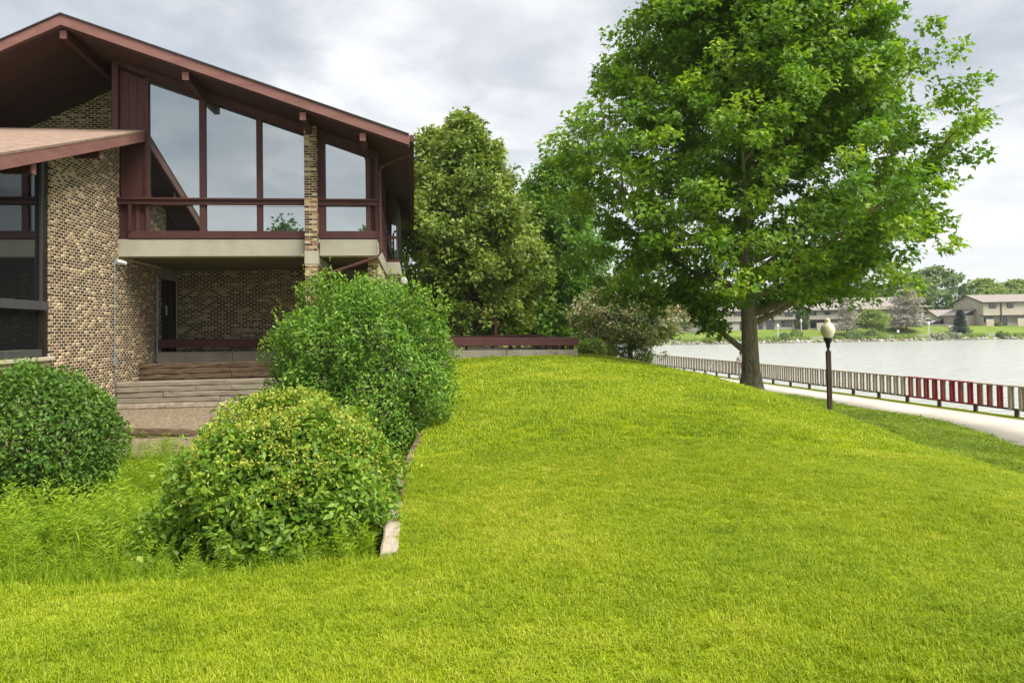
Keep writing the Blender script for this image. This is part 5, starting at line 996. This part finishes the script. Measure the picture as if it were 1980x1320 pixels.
scatter('grass_blades', np.stack([X, Y, Z], -1), np.stack([s, s, .8 + .2 * np.sin(X) * np.sin(Y * .8)], -1), gl2, 'bright green lawn grass on the rise below the terrace', 'grass', 8)
# longer fringe where the mower does not reach: along the bed edge, the timbers and the path
fr_pts = []
for P_, n in ((POLY[1:6], 900),):
    seg = np.concatenate([np.linspace(P_[i], P_[i + 1], 60) for i in range(len(P_) - 1)]); q = seg[rng.integers(0, len(seg), n)] + rng.normal(size=(n, 2)) * .10; fr_pts.append(q)
q = np.concatenate(fr_pts); q = q[(q[:, 0] > -6) & (q[:, 1] < 14)]; sdq_ = poly_sd(q[:, 0], q[:, 1]); q = q[sdq_ < .16]; s = rng.uniform(.6, 1.1, len(q))
qx = q[:, 0] + np.where(q[:, 1] > 5.6, .12, 0); Z = ground_z(qx, q[:, 1])
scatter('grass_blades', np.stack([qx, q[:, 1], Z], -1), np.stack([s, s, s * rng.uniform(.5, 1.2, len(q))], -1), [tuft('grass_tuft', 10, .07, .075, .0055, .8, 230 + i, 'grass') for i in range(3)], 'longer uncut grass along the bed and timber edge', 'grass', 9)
# weeds filling the sunken bed
X = rng.uniform(-9.5, -1.2, 13000); Y = rng.uniform(5.05, 14.6, 13000); uw_ = np.stack([X, Y], -1) - HO[:2]; ww = uw_ @ DV[:2]; k = (poly_sd(X, Y) > .04) & (ww < -4.2); X, Y = X[k], Y[k]; Z = ground_z(X, Y); s = rng.uniform(.6, 1.25, len(X)) * (1 + .25 * np.sin(X * 2.1) * np.sin(Y * 1.7)) * np.clip((Y - 4.6) / 1.6, .45, 1)
scatter('weeds', np.stack([X, Y, Z], -1), np.stack([s, s, s], -1), [weed_obj('weed', (.30, .42, .52)[i], 240 + i, 'weed', .06, 30) for i in range(3)] + [tuft('grass_tuft', 30, .10, .30, .009, .5, 245 + i, 'weed') for i in range(3)], 'bright green weeds and long grass filling the sunken bed', 'weeds', 10)
wsp = [(.9, -4.45, .62), (1.25, -4.6, .5), (1.75, -4.35, .58), (2.05, -4.6, .74), (2.3, -4.4, .6), (2.62, -4.5, .78), (2.85, -4.7, .66), (.3, -4.6, .7), (-.1, -4.9, .62), (3.15, -4.5, .5)]
for i, (u, w, h) in enumerate(wsp):
    x, y, _ = H(u, w, 0); z = bz(x, y); T = thing('tall_weed', 'tall upright green weed, number %s from the brick wall, in front of the low edging' % ['four', 'five', 'six', 'seven', 'eight', 'nine', 'ten', 'three', 'two', 'eleven'][i], 'weed', (x, y, z), 0, 'tall weeds in front of the edging')
    r = np.random.default_rng(300 + i); C, A, Nn = [], [], []; tk = MB()
    for s_ in range(4):
        b0 = np.array([x + r.normal() * .09, y + r.normal() * .09, z]); tp = b0 + np.array([r.normal() * .06, r.normal() * .06, h * r.uniform(.75, 1.1)]); tk.tube([tuple(b0), tuple(tp)], [.006, .003], 4, cap=False)
        for k in range(30): f = .15 + .85 * (k + 1) / 30; a2 = k * 2.4; d = np.array([math.cos(a2), math.sin(a2), .35]); C.append(b0 + (tp - b0) * f); A.append(d); Nn.append(np.array([0, 0, 1]) + r.normal(size=3) * .3)
    tk.build('stem', 'weed', T); V, Fi, ti = leaf_arrays(np.array(C), np.array(A), np.array(Nn), .11 * r.uniform(.6, 1.2, len(C)), 'slim', r.random(len(C)) * .7); mesh_np('leaves', V, [Fi], 'weed', T, tint=ti)

# ------------------------------------------------------------------ thin haze over the lake
hm_ = bpy.data.materials.new('haze_air'); hm_.use_nodes = True; t = hm_.node_tree; t.nodes.clear(); ho = N(t, 'ShaderNodeOutputMaterial'); pv = N(t, 'ShaderNodeVolumePrincipled')
pv.inputs['Color'].default_value = (0.9, 0.93, 0.96, 1); pv.inputs['Density'].default_value = 0.0002; t.links.new(pv.outputs[0], ho.inputs['Volume'])
hz_ = MB().box(-305, 455, -155, 425, -2.5, 32).build('haze', hm_); stuff(hz_); tag(hz_, 'thin pale haze in the air over the lake', 'haze')
